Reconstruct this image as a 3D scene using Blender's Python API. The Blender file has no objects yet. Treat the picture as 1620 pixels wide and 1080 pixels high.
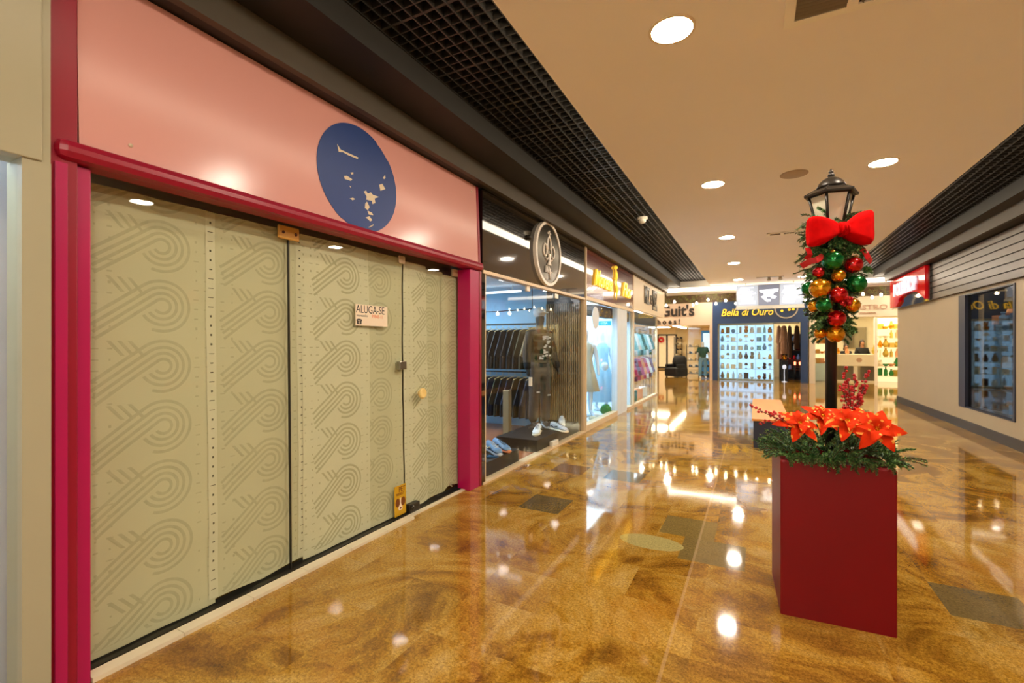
import bpy, bmesh, math, random
from mathutils import Vector, Matrix, Euler, noise
PI = math.pi
SC = bpy.context.scene
COL = SC.collection

# ------------------------------------------------------------------ camera, light level, view
F_PX = 735.0
YAW = math.atan(385 / F_PX)
EYE = 1.45
cam_data = bpy.data.cameras.new('camera')
cam_data.sensor_width = 36
cam_data.lens = F_PX / 1620 * 36
cam_data.shift_y = 5 / 1620
cam_data.clip_start = 0.05
cam_data.dof.use_dof = True
cam_data.dof.focus_distance = 3.2
cam_data.dof.aperture_fstop = 2.2
camera = bpy.data.objects.new('camera', cam_data)
camera.location = (0, 0, EYE)
camera.rotation_euler = (PI / 2, 0, YAW)
COL.objects.link(camera)
SC.camera = camera

world = bpy.data.worlds.new('world')
SC.world = world
world.use_nodes = True
world.node_tree.nodes['Background'].inputs[0].default_value = (1.0, 0.86, 0.68, 1)
world.node_tree.nodes['Background'].inputs[1].default_value = 0.6

SC.view_settings.view_transform = 'Standard'
SC.view_settings.look = 'None'
SC.view_settings.gamma = 1
SC.view_settings.use_curve_mapping = False
SC.view_settings.exposure = 1.65
LAMP = 100.0          # strength of the corridor downlights
SHOP = 9.0           # strength of the shop ceiling panels

# hall dimensions (metres; the corridor runs along +Y)
XL, XR = -2.5, 3.2           # shop fronts / opposite wall
YB, YE = -7.0, 15.0          # behind the viewer / corner into the court
ZC, ZM, ZB, ZF = 3.24, 3.40, 3.07, 3.24   # ceiling, open grid, beam underside, soffit

def s(r, g, b):
    f = lambda c: (c / 255 / 12.92) if c / 255 <= 0.04045 else ((c / 255 + 0.055) / 1.055) ** 2.4
    return (f(r), f(g), f(b))

# ------------------------------------------------------------------ materials
MATS = {}
def nd(nt, kind, **kw):
    n = nt.nodes.new(kind)
    for k, v in kw.items():
        setattr(n, k, v)
    return n
def mat(name, col, rough=0.5, metal=0.0, emit=0.0, ecol=None, var=0.08, scale=6.0, bump=0.0, bscale=40.0, coat=0.0, spec=0.5, sheen=0.0):
    if name in MATS:
        return MATS[name]
    m = bpy.data.materials.new(name)
    m.use_nodes = True
    nt = m.node_tree
    p = nt.nodes['Principled BSDF']
    p.inputs['Roughness'].default_value = rough
    p.inputs['Metallic'].default_value = metal
    p.inputs['Coat Weight'].default_value = coat
    p.inputs['Specular IOR Level'].default_value = spec
    p.inputs['Sheen Weight'].default_value = sheen
    tc = nd(nt, 'ShaderNodeTexCoord')
    no = nd(nt, 'ShaderNodeTexNoise')
    no.inputs['Scale'].default_value = scale
    no.inputs['Detail'].default_value = 4
    nt.links.new(tc.outputs['Object'], no.inputs['Vector'])
    mx = nd(nt, 'ShaderNodeMix', data_type='RGBA')
    mx.inputs['A'].default_value = (*[c * (1 - var) for c in col], 1)
    mx.inputs['B'].default_value = (*[min(1, c * (1 + var)) for c in col], 1)
    nt.links.new(no.outputs['Fac'], mx.inputs['Factor'])
    nt.links.new(mx.outputs['Result'], p.inputs['Base Color'])
    if emit:
        p.inputs['Emission Color'].default_value = (*(ecol or col), 1)
        p.inputs['Emission Strength'].default_value = emit
    if bump:
        n2 = nd(nt, 'ShaderNodeTexNoise')
        n2.inputs['Scale'].default_value = bscale
        nt.links.new(tc.outputs['Object'], n2.inputs['Vector'])
        b = nd(nt, 'ShaderNodeBump')
        b.inputs['Strength'].default_value = bump
        b.inputs['Distance'].default_value = 0.01
        nt.links.new(n2.outputs['Fac'], b.inputs['Height'])
        nt.links.new(b.outputs['Normal'], p.inputs['Normal'])
    MATS[name] = m
    return m

def glass_mat(name, tint=(1, 1, 1), base=0.045, rough=0.0, graze=0.95):
    """thin clear sheet: Schlick reflection over a see-through sheet, same from either side"""
    m = bpy.data.materials.new(name)
    m.use_nodes = True
    nt = m.node_tree
    nt.nodes.clear()
    out = nd(nt, 'ShaderNodeOutputMaterial')
    geo = nd(nt, 'ShaderNodeNewGeometry')
    dt = nd(nt, 'ShaderNodeVectorMath', operation='DOT_PRODUCT')
    nt.links.new(geo.outputs['Normal'], dt.inputs[0]); nt.links.new(geo.outputs['Incoming'], dt.inputs[1])
    ab = nd(nt, 'ShaderNodeMath', operation='ABSOLUTE'); nt.links.new(dt.outputs['Value'], ab.inputs[0])
    su = nd(nt, 'ShaderNodeMath', operation='SUBTRACT'); su.inputs[0].default_value = 1; nt.links.new(ab.outputs[0], su.inputs[1])
    pw = nd(nt, 'ShaderNodeMath', operation='POWER'); nt.links.new(su.outputs[0], pw.inputs[0]); pw.inputs[1].default_value = 5
    ma = nd(nt, 'ShaderNodeMath', operation='MULTIPLY_ADD'); nt.links.new(pw.outputs[0], ma.inputs[0])
    ma.inputs[1].default_value = graze; ma.inputs[2].default_value = base
    tr = nd(nt, 'ShaderNodeBsdfTransparent'); tr.inputs[0].default_value = (*tint, 1)
    gl = nd(nt, 'ShaderNodeBsdfGlossy'); gl.inputs['Roughness'].default_value = rough
    mx = nd(nt, 'ShaderNodeMixShader')
    nt.links.new(ma.outputs[0], mx.inputs[0]); nt.links.new(tr.outputs[0], mx.inputs[1]); nt.links.new(gl.outputs[0], mx.inputs[2])
    nt.links.new(mx.outputs[0], out.inputs[0])
    MATS[name] = m
    return m

def floor_mat():
    m = bpy.data.materials.new('polished_granite')
    m.use_nodes = True
    nt = m.node_tree
    L = nt.links.new
    p = nt.nodes['Principled BSDF']
    tc = nd(nt, 'ShaderNodeTexCoord')
    def noise_n(sc, det=5, rough=0.6, dist=0.0, vec=None):
        n = nd(nt, 'ShaderNodeTexNoise')
        n.inputs['Scale'].default_value = sc; n.inputs['Detail'].default_value = det
        n.inputs['Roughness'].default_value = rough; n.inputs['Distortion'].default_value = dist
        L(vec or tc.outputs['Object'], n.inputs['Vector'])
        return n
    # tiles 0.40 x 0.40: one random value each
    sep = nd(nt, 'ShaderNodeSeparateXYZ'); L(tc.outputs['Object'], sep.inputs[0])
    comb = nd(nt, 'ShaderNodeCombineXYZ')
    frac = []
    for i, (ax, off) in enumerate((('X', 0.67), ('Y', 0.12))):
        a = nd(nt, 'ShaderNodeMath', operation='ADD'); L(sep.outputs[ax], a.inputs[0]); a.inputs[1].default_value = off + 40
        d = nd(nt, 'ShaderNodeMath', operation='DIVIDE'); L(a.outputs[0], d.inputs[0]); d.inputs[1].default_value = 0.4
        fl = nd(nt, 'ShaderNodeMath', operation='FLOOR'); L(d.outputs[0], fl.inputs[0])
        fr = nd(nt, 'ShaderNodeMath', operation='FRACT'); L(d.outputs[0], fr.inputs[0])
        L(fl.outputs[0], comb.inputs[i]); frac.append(fr)
    wn = nd(nt, 'ShaderNodeTexWhiteNoise', noise_dimensions='3D'); L(comb.outputs[0], wn.inputs['Vector'])
    sepw = nd(nt, 'ShaderNodeSeparateColor'); L(wn.outputs['Color'], sepw.inputs[0])
    # flowing stone veining, shifted from tile to tile
    off = nd(nt, 'ShaderNodeVectorMath', operation='SCALE'); L(wn.outputs['Color'], off.inputs[0]); off.inputs['Scale'].default_value = 0.22
    ad = nd(nt, 'ShaderNodeVectorMath', operation='ADD'); L(tc.outputs['Object'], ad.inputs[0]); L(off.outputs[0], ad.inputs[1])
    big = noise_n(1.1, 7, 0.68, 1.8, ad.outputs[0])
    cr = nd(nt, 'ShaderNodeValToRGB')
    e = cr.color_ramp.elements
    e[0].position = 0.28; e[0].color = (*s(88, 56, 18), 1)
    e[1].position = 0.75; e[1].color = (*s(196, 166, 108), 1)
    for pos, c in ((0.42, s(142, 101, 34)), (0.50, s(172, 131, 46)), (0.60, s(186, 151, 74))):
        k = cr.color_ramp.elements.new(pos); k.color = (*c, 1)
    L(big.outputs['Fac'], cr.inputs[0])
    # tile tones
    tr = nd(nt, 'ShaderNodeValToRGB'); tr.color_ramp.interpolation = 'CONSTANT'
    te = tr.color_ramp.elements
    te[0].position = 0; te[0].color = (1.08, 1.02, 0.95, 1)
    te[1].position = 0.94; te[1].color = (0.62, 0.78, 1.3, 1)
    for pos, c in ((0.3, (0.92, 0.9, 0.86)), (0.5, (1.0, 0.92, 0.8)), (0.66, (1.12, 1.12, 1.15)), (0.85, (0.8, 0.72, 0.62))):
        k = te.new(pos); k.color = (*c, 1)
    L(sepw.outputs[0], tr.inputs[0])
    m1 = nd(nt, 'ShaderNodeMix', data_type='RGBA', blend_type='MULTIPLY'); m1.inputs['Factor'].default_value = 0.22
    L(cr.outputs[0], m1.inputs['A']); L(tr.outputs[0], m1.inputs['B'])
    # speckle
    sp = noise_n(70, 3, 0.75)
    sr = nd(nt, 'ShaderNodeValToRGB')
    sr.color_ramp.elements[0].position = 0.36; sr.color_ramp.elements[0].color = (0.5, 0.44, 0.38, 1)
    sr.color_ramp.elements[1].position = 0.62; sr.color_ramp.elements[1].color = (1.25, 1.2, 1.1, 1)
    L(sp.outputs['Fac'], sr.inputs[0])
    m2 = nd(nt, 'ShaderNodeMix', data_type='RGBA', blend_type='MULTIPLY'); m2.inputs['Factor'].default_value = 0.8
    L(m1.outputs['Result'], m2.inputs['A']); L(sr.outputs[0], m2.inputs['B'])
    # fine dark and pale crystals over the speckle
    fg = noise_n(210, 2, 0.8)
    fr2 = nd(nt, 'ShaderNodeValToRGB')
    fr2.color_ramp.elements[0].position = 0.38; fr2.color_ramp.elements[0].color = (0.45, 0.4, 0.36, 1)
    fr2.color_ramp.elements[1].position = 0.58; fr2.color_ramp.elements[1].color = (1.3, 1.27, 1.2, 1)
    L(fg.outputs['Fac'], fr2.inputs[0])
    m3 = nd(nt, 'ShaderNodeMix', data_type='RGBA', blend_type='MULTIPLY'); m3.inputs['Factor'].default_value = 0.55
    L(m2.outputs['Result'], m3.inputs['A']); L(fr2.outputs[0], m3.inputs['B'])
    # rusty clouds in the stone
    ru = noise_n(0.8, 5, 0.6, 1.0)
    rr = nd(nt, 'ShaderNodeValToRGB')
    rr.color_ramp.elements[0].position = 0.55; rr.color_ramp.elements[0].color = (0, 0, 0, 1)
    rr.color_ramp.elements[1].position = 0.68; rr.color_ramp.elements[1].color = (1, 1, 1, 1)
    L(ru.outputs['Fac'], rr.inputs[0])
    rs_ = nd(nt, 'ShaderNodeMath', operation='MULTIPLY'); L(rr.outputs[0], rs_.inputs[0]); rs_.inputs[1].default_value = 0.25
    m4 = nd(nt, 'ShaderNodeMix', data_type='RGBA'); L(rs_.outputs[0], m4.inputs['Factor']); L(m3.outputs['Result'], m4.inputs['A']); m4.inputs['B'].default_value = (*s(166, 92, 34), 1)
    # grey replacement tiles at their own places
    def band(val, a, b):
        g = nd(nt, 'ShaderNodeMath', operation='GREATER_THAN'); L(val, g.inputs[0]); g.inputs[1].default_value = a
        l = nd(nt, 'ShaderNodeMath', operation='LESS_THAN'); L(val, l.inputs[0]); l.inputs[1].default_value = b
        k = nd(nt, 'ShaderNodeMath', operation='MULTIPLY'); L(g.outputs[0], k.inputs[0]); L(l.outputs[0], k.inputs[1])
        return k.outputs[0]
    cur = m4.outputs['Result']
    for (x0, x1, y0, y1), c in (((-0.66, -0.27, 3.72, 4.12), s(122, 106, 60)), ((-0.47, -0.06, 3.32, 3.72), s(118, 104, 62)),
                                ((-1.88, -1.5, 3.7, 4.1), s(92, 80, 52)), ((-2.1, -1.72, 4.95, 5.3), s(112, 70, 34)), ((-1.47, -1.08, 4.92, 5.32), s(96, 84, 56)),
                                ((0.93, 1.33, 3.3, 3.7), s(104, 92, 60)), ((0.53, 0.93, 6.1, 6.5), s(110, 84, 50))):
        k = nd(nt, 'ShaderNodeMath', operation='MULTIPLY'); L(band(sep.outputs['X'], x0, x1), k.inputs[0]); L(band(sep.outputs['Y'], y0, y1), k.inputs[1])
        k2 = nd(nt, 'ShaderNodeMath', operation='MULTIPLY'); L(k.outputs[0], k2.inputs[0]); k2.inputs[1].default_value = 0.85
        tn = nd(nt, 'ShaderNodeMix', data_type='RGBA', blend_type='MULTIPLY'); tn.inputs['Factor'].default_value = 0.5
        tn.inputs['A'].default_value = (*c, 1); L(sr.outputs[0], tn.inputs['B'])
        mm = nd(nt, 'ShaderNodeMix', data_type='RGBA'); L(k2.outputs[0], mm.inputs['Factor']); L(cur, mm.inputs['A']); L(tn.outputs['Result'], mm.inputs['B'])
        cur = mm.outputs['Result']
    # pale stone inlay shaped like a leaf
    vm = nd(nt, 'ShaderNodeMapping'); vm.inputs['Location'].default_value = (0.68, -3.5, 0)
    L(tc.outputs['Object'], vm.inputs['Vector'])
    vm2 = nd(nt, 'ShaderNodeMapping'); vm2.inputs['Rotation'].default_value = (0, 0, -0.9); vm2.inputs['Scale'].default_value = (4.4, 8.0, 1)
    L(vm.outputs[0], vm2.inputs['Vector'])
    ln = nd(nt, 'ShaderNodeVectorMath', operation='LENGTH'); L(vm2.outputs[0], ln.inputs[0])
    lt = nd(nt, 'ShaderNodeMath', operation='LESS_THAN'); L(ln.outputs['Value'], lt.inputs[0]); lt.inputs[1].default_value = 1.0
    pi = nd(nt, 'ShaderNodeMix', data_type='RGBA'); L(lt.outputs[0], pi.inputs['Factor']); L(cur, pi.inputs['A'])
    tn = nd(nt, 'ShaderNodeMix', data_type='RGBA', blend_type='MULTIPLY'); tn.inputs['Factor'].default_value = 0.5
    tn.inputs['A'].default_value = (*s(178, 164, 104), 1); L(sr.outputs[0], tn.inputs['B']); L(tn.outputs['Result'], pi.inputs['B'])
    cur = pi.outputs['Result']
    # pale joint strip down the hall
    k = band(sep.outputs['X'], -0.378, -0.362)
    js = nd(nt, 'ShaderNodeMath', operation='MULTIPLY'); L(k, js.inputs[0]); js.inputs[1].default_value = 0.25
    jm = nd(nt, 'ShaderNodeMix', data_type='RGBA'); L(js.outputs[0], jm.inputs['Factor']); L(cur, jm.inputs['A']); jm.inputs['B'].default_value = (*s(214, 176, 132), 1)
    # thin dark grout
    gro = None
    for fr in frac:
        l = nd(nt, 'ShaderNodeMath', operation='LESS_THAN'); L(fr.outputs[0], l.inputs[0]); l.inputs[1].default_value = 0.006
        if gro is None: gro = l
        else:
            mxn = nd(nt, 'ShaderNodeMath', operation='MAXIMUM'); L(gro.outputs[0], mxn.inputs[0]); L(l.outputs[0], mxn.inputs[1]); gro = mxn
    gs = nd(nt, 'ShaderNodeMath', operation='MULTIPLY'); L(gro.outputs[0], gs.inputs[0]); gs.inputs[1].default_value = 0.2
    gm = nd(nt, 'ShaderNodeMix', data_type='RGBA'); L(gs.outputs[0], gm.inputs['Factor']); L(jm.outputs['Result'], gm.inputs['A']); gm.inputs['B'].default_value = (*s(90, 58, 20), 1)
    L(gm.outputs['Result'], p.inputs['Base Color'])
    p.inputs['Roughness'].default_value = 0.055
    p.inputs['Specular IOR Level'].default_value = 0.9
    wv = noise_n(2.2, 2)
    b = nd(nt, 'ShaderNodeBump'); b.inputs['Strength'].default_value = 0.06; b.inputs['Distance'].default_value = 0.012
    L(wv.outputs['Fac'], b.inputs['Height']); L(b.outputs['Normal'], p.inputs['Normal'])
    MATS['polished_granite'] = m
    return m

def M(n): return MATS[n]
floor_mat()
GLASS = glass_mat('clear_glass', (0.95, 0.97, 0.96), 0.02, 0.0, 0.38)
GLASS_DIM = glass_mat('dark_tinted_glass', (0.6, 0.6, 0.6), 0.05, 0.02, 0.6)
mat('ceiling_paint', s(248, 243, 234), 0.7, var=0.02, scale=1.5)
mat('black_paint', s(30, 26, 20), 0.55)
mat('grid_black', s(44, 42, 39), 0.3)
mat('beam_grey', s(74, 65, 52), 0.5)
mat('void_black', s(8, 8, 8), 0.9)
mat('beige_wall', s(168, 150, 118), 0.45, var=0.07, scale=1.6, bump=0.05, bscale=12)
mat('beige_panel', s(176, 170, 142), 0.3, var=0.03)
mat('baseboard_dark', s(40, 36, 33), 0.35)
mat('pink_panel', s(220, 160, 152), 0.21, var=0.03, scale=1.2, spec=0.4)
mat('crimson', s(150, 8, 42), 0.35, var=0.06)
mat('magenta', s(180, 14, 84), 0.32, var=0.05)
mat('sticker_blue', s(22, 58, 128), 0.4, var=0.10, scale=9)
mat('torn_white', s(224, 206, 178), 0.6)
mat('paper', s(212, 205, 166), 0.75, var=0.05, scale=3)
mat('paper_light', s(224, 217, 182), 0.75, var=0.04)
mat('paper_print', s(194, 187, 149), 0.8, var=0.12, scale=30)
mat('paper_ink', s(110, 104, 80), 0.8)
mat('white_marble', s(226, 214, 184), 0.3, var=0.1, scale=8)
mat('amber_plastic', s(214, 160, 70), 0.35)
mat('cream_plastic', s(236, 206, 130), 0.3)
mat('steel', s(170, 164, 150), 0.28, metal=1.0)
mat('dark_steel', s(70, 66, 60), 0.4, metal=0.8)
mat('card_white', s(244, 226, 200), 0.6, var=0.03)
mat('ink_black', s(30, 26, 24), 0.5)
mat('ink_grey', s(120, 108, 96), 0.6)
mat('ink_orange', s(232, 140, 90), 0.6)
mat('sticker_yellow', s(206, 160, 20), 0.5)
mat('sticker_brown', s(120, 64, 16), 0.5)
mat('black_gloss', s(26, 22, 18), 0.05, coat=1.0, var=0.02)
mat('logo_ring', s(248, 238, 226), 0.35)
mat('cream_frame', s(226, 200, 160), 0.35)
mat('maroon_gloss', s(112, 38, 22), 0.16, coat=1.0, var=0.12, scale=1.5)
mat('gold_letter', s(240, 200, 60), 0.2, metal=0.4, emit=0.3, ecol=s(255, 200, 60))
mat('sign_cream', s(232, 214, 182), 0.45, var=0.03)
mat('letter_dark', s(50, 40, 30), 0.4)
mat('led_warm', (1, 1, 1), 0.5, emit=3.2, ecol=(1.0, 0.86, 0.66))
mat('led_step', (1, 1, 1), 0.5, emit=2.6, ecol=(1.0, 0.84, 0.62))
mat('lamp_disc', (1, 1, 1), 0.5, emit=LAMP, ecol=(1.0, 0.88, 0.73))
mat('lamp_rim', s(236, 220, 190), 0.5)
mat('speaker_grey', s(176, 156, 128), 0.6)
mat('vent_beige', s(252, 246, 230), 0.5)
mat('vent_dark', s(30, 26, 20), 0.6)
mat('vent_louver', s(128, 116, 96), 0.5)
mat('white_plastic', s(232, 226, 210), 0.35)
mat('red_planter', s(124, 0, 11), 0.4, spec=0.3, var=0.18, scale=3.5, bump=0.03, bscale=8)
mat('post_black', s(34, 33, 33), 0.32)
mat('lantern_bronze', s(44, 38, 31), 0.38, metal=0.4)
mat('lantern_glass', s(206, 200, 176), 0.25, var=0.2, scale=14)
mat('fir_dark', s(42, 84, 40), 0.5, var=0.35, scale=25)
mat('fir_light', s(118, 156, 86), 0.5, var=0.3, scale=25)
mat('velvet_red', s(196, 4, 4), 0.95, var=0.3, scale=28, spec=0.08)
mat('ribbon_red', s(190, 14, 22), 0.4)
mat('bauble_red', s(198, 6, 16), 0.16, metal=0.75, coat=0.5)
mat('bauble_green', s(8, 120, 52), 0.16, metal=0.75, coat=0.5)
mat('bauble_gold', s(226, 150, 24), 0.18, metal=0.85, coat=0.3)
mat('glitter_red', s(190, 20, 24), 0.3, metal=0.5, bump=0.8, bscale=160)
mat('cap_gold', s(200, 160, 80), 0.3, metal=1)
mat('petal_red', s(214, 50, 4), 0.8, var=0.45, scale=18, spec=0.15)
mat('petal_edge', s(240, 150, 50), 0.35, metal=0.3)
mat('berry_red', s(190, 8, 22), 0.3, coat=0.4)
mat('twig_brown', s(90, 50, 30), 0.7)
mat('navy_side', s(30, 36, 54), 0.4)
mat('bench_wood', s(214, 134, 44), 0.5, var=0.15, scale=4)
mat('blue_wall', s(40, 66, 108), 0.45)
mat('guits_wall', s(226, 200, 172), 0.5, var=0.02)
mat('castro_wall', s(222, 208, 180), 0.45, var=0.02)
mat('dark_wood', s(78, 52, 26), 0.6, var=0.2)
mat('fern_green', s(166, 180, 60), 0.6, var=0.4, scale=12)
mat('bulb_glow', (1, 1, 1), 0.5, emit=16.0, ecol=(1.0, 0.78, 0.45))
mat('screen_white', (0.12, 0.13, 0.16), 0.4, emit=0.2, ecol=(0.88, 0.93, 1.0))
mat('screen_grey', s(90, 94, 104), 0.4, emit=0.10, ecol=s(190, 196, 220))
mat('screen_text', (0.5, 0.5, 0.55), 0.4, emit=0.6, ecol=(0.95, 0.97, 1.0))
mat('brushed_metal', s(190, 184, 170), 0.3, metal=0.7)
mat('slat_grey', s(84, 72, 62), 0.34, var=0.05)
mat('polished_red', s(200, 8, 16), 0.08, spec=0.3, emit=0.06, ecol=s(214, 10, 20))
mat('letter_white_lit', (0.5, 0.52, 0.6), 0.4, emit=0.22, ecol=(0.85, 0.9, 1.0))
mat('pale_blue_wall', s(150, 196, 226), 0.6)
mat('cool_white', s(226, 236, 244), 0.5)
mat('cream_wall', s(226, 206, 160), 0.6)
mat('warm_white', s(246, 234, 206), 0.5)
mat('parquet', s(160, 98, 64), 0.25, var=0.2, scale=5)
mat('slat_dark', s(56, 52, 50), 0.5)
mat('slat_tan', s(150, 128, 96), 0.5)
mat('matt_black', s(16, 16, 18), 0.55)
mat('charcoal_fabric', s(44, 44, 48), 0.85, bump=0.3, bscale=60)
mat('denim_grey', s(42, 46, 56), 0.85, bump=0.3, bscale=90, var=0.2)
mat('denim_blue', s(110, 160, 196), 0.85)
mat('print_white', s(190, 200, 210), 0.7, var=0.3, scale=40)
mat('mannequin_white', s(236, 240, 244), 0.35)
mat('shelf_glass', s(200, 226, 236), 0.15)
mat('panel_cool', (1, 1, 1), 0.5, emit=SHOP * 0.6, ecol=(0.72, 0.88, 1.0))
mat('panel_warm', (1, 1, 1), 0.5, emit=SHOP, ecol=(1.0, 0.86, 0.62))
mat('panel_bright', (1, 1, 1), 0.5, emit=SHOP * 0.55, ecol=(1.0, 0.88, 0.62))
mat('panel_aqua', (1, 1, 1), 0.5, emit=SHOP * 0.25, ecol=(0.62, 0.85, 1.0))
mat('rear_pale', s(222, 226, 240), 0.5)
mat('backlit_blue', s(200, 222, 240), 0.5, emit=0.42, ecol=s(170, 210, 245))
mat('backlit_cream', s(250, 232, 190), 0.5, emit=0.32, ecol=s(255, 232, 180))
mat('skin', s(176, 120, 88), 0.5)
mat('hair_dark', s(48, 30, 20), 0.6)
mat('red_glow', (1, 0.1, 0.05), 0.5, emit=4.0, ecol=(1.0, 0.12, 0.05))
mat('mirror_grey', s(150, 140, 120), 0.08, metal=0.6)
# ------------------------------------------------------------------ mesh building
class MB:
    """collects shapes; build() links them as ONE mesh object"""
    def __init__(self): self.v, self.f, self.m, self.sm = [], [], [], []
    def add(self, vs, fs, mi=0, smooth=False, T=None):
        o = len(self.v)
        self.v += [tuple(T @ Vector(p)) if T is not None else tuple(p) for p in vs]
        self.f += [tuple(i + o for i in f) for f in fs]
        self.m += [mi] * len(fs); self.sm += [smooth] * len(fs)
        return self
    def box(self, x0, x1, y0, y1, z0, z1, mi=0, T=None, bev=0.0):
        if bev <= 0:
            vs = [(x, y, z) for x in (x0, x1) for y in (y0, y1) for z in (z0, z1)]
            fs = [(0, 1, 3, 2), (4, 6, 7, 5), (0, 4, 5, 1), (2, 3, 7, 6), (0, 2, 6, 4), (1, 5, 7, 3)]
            return self.add(vs, fs, mi, False, T)
        bm = bmesh.new()
        bmesh.ops.create_cube(bm, size=1)
        for v in bm.verts:
            v.co = Vector(((x0 + x1) / 2 + v.co.x * (x1 - x0), (y0 + y1) / 2 + v.co.y * (y1 - y0), (z0 + z1) / 2 + v.co.z * (z1 - z0)))
        bmesh.ops.bevel(bm, geom=bm.edges[:], offset=bev, segments=2, affect='EDGES', profile=0.5)
        return self.bm(bm, mi, False, T)
    def bm(self, bm, mi=0, smooth=True, T=None):
        bm.verts.index_update()
        self.add([v.co[:] for v in bm.verts], [[v.index for v in f.verts] for f in bm.faces], mi, smooth, T)
        bm.free(); return self
    def lathe(self, prof, n=16, mi=0, T=None, smooth=True, caps=True, a0=0.0):
        vs, fs = [], []
        for r, z in prof:
            for i in range(n):
                a = a0 + 2 * PI * i / n
                vs.append((r * math.cos(a), r * math.sin(a), z))
        for j in range(len(prof) - 1):
            for i in range(n):
                k = (i + 1) % n
                fs.append((j * n + i, j * n + k, (j + 1) * n + k, (j + 1) * n + i))
        if caps:
            fs.append(tuple(range(n - 1, -1, -1))); fs.append(tuple((len(prof) - 1) * n + i for i in range(n)))
        return self.add(vs, fs, mi, smooth, T)
    def cyl(self, p0, p1, r, n=12, mi=0, r1=None, T=None, smooth=True):
        p0, p1 = Vector(p0), Vector(p1)
        d = p1 - p0
        q = d.to_track_quat('Z', 'Y').to_matrix().to_4x4()
        q.translation = p0
        if T is not None: q = T @ q
        return self.lathe([(r, 0), (r if r1 is None else r1, d.length)], n, mi, q, smooth)
    def ball(self, c, r, n=14, mi=0, T=None, sx=1, sy=1, sz=1):
        h = max(5, n // 2)
        prof = [(max(1e-4, math.sin(PI * j / h)) * 1.0, -math.cos(PI * j / h)) for j in range(h + 1)]
        Q = Matrix.Translation(c) @ Matrix.Diagonal((r * sx, r * sy, r * sz, 1))
        if T is not None: Q = T @ Q
        return self.lathe(prof, n, mi, Q)
    def tube(self, pts, r, n=8, mi=0, T=None):
        pts = [Vector(p) for p in pts]
        rs = r if isinstance(r, (list, tuple)) else [r] * len(pts)
        vs, fs = [], []
        prev = None
        for i, p in enumerate(pts):
            d = (pts[min(i + 1, len(pts) - 1)] - pts[max(i - 1, 0)]).normalized()
            a = prev if prev is not None else (Vector((0, 0, 1)) if abs(d.z) < 0.9 else Vector((1, 0, 0)))
            u = (a - d * a.dot(d)).normalized(); w = d.cross(u); prev = u
            for k in range(n):
                t = 2 * PI * k / n
                vs.append(p + (u * math.cos(t) + w * math.sin(t)) * rs[i])
        for i in range(len(pts) - 1):
            for k in range(n):
                q = (k + 1) % n
                fs.append((i * n + k, i * n + q, (i + 1) * n + q, (i + 1) * n + k))
        fs.append(tuple(range(n - 1, -1, -1))); fs.append(tuple((len(pts) - 1) * n + i for i in range(n)))
        return self.add(vs, fs, mi, True, T)
    def loft(self, rings, mi=0, T=None, smooth=True, caps=True):
        n = len(rings[0]); vs = [p for r in rings for p in r]; fs = []
        for i in range(len(rings) - 1):
            for k in range(n):
                q = (k + 1) % n
                fs.append((i * n + k, i * n + q, (i + 1) * n + q, (i + 1) * n + k))
        if caps:
            fs.append(tuple(range(n - 1, -1, -1))); fs.append(tuple((len(rings) - 1) * n + i for i in range(n)))
        return self.add(vs, fs, mi, smooth, T)
    def prism(self, poly, d, mi=0, T=None, smooth=False):
        """poly in local xy, thickness d along +z"""
        n = len(poly)
        vs = [(x, y, 0) for x, y in poly] + [(x, y, d) for x, y in poly]
        fs = [tuple(range(n - 1, -1, -1)), tuple(range(n, 2 * n))] + [(i, (i + 1) % n, n + (i + 1) % n, n + i) for i in range(n)]
        return self.add(vs, fs, mi, smooth, T)
    def ring(self, r0, r1, d, n=48, mi=0, T=None, a0=0, a1=2 * PI):
        full = abs(a1 - a0 - 2 * PI) < 1e-6
        k = n if full else n + 1
        vs = []
        for i in range(k):
            a = a0 + (a1 - a0) * i / n
            c, sn = math.cos(a), math.sin(a)
            vs += [(r0 * c, r0 * sn, 0), (r1 * c, r1 * sn, 0), (r1 * c, r1 * sn, d), (r0 * c, r0 * sn, d)]
        fs = []
        for i in range(n):
            a, b = i * 4, ((i + 1) % k) * 4
            for j in range(4):
                q = (j + 1) % 4
                fs.append((a + j, a + q, b + q, b + j))
        return self.add(vs, fs, mi, False, T)
    def text(self, string, size, d=0.01, mi=0, T=None, shear=0.0, bold=0.0, xs=1.0, align='CENTER', serif=False):
        vs, fs = text_data(string, bold, shear, align)
        Q = Matrix.Diagonal((size * xs, size, 1, 1))
        R = (T @ Q) if T is not None else Q
        n = len(vs)
        allv = [(x, y, 0) for x, y in vs] + [(x, y, d) for x, y in vs]
        ff = [tuple(reversed(f)) for f in fs] + [tuple(i + n for i in f) for f in fs]
        cnt = {}
        for f in fs:
            for i in range(len(f)):
                e = (f[i], f[(i + 1) % len(f)]); cnt[e] = 1
        for (a, b) in cnt:
            if (b, a) not in cnt: ff.append((a, b, b + n, a + n))
        return self.add(allv, ff, mi, False, R)
    def mesh(self, name, mats):
        me = bpy.data.meshes.new(name)
        me.from_pydata(self.v, [], self.f)
        for k in mats: me.materials.append(M(k) if isinstance(k, str) else k)
        me.polygons.foreach_set('material_index', self.m)
        me.polygons.foreach_set('use_smooth', self.sm)
        me.update()
        return me
    def build(self, name, mats, parent=None, loc=None, rot=None):
        if isinstance(mats, str) or not isinstance(mats, (list, tuple)): mats = [mats]
        o = bpy.data.objects.new(name, self.mesh(name, mats))
        COL.objects.link(o)
        if parent is not None: o.parent = parent
        if loc is not None: o.location = loc
        if rot is not None: o.rotation_euler = rot
        return o

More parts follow.
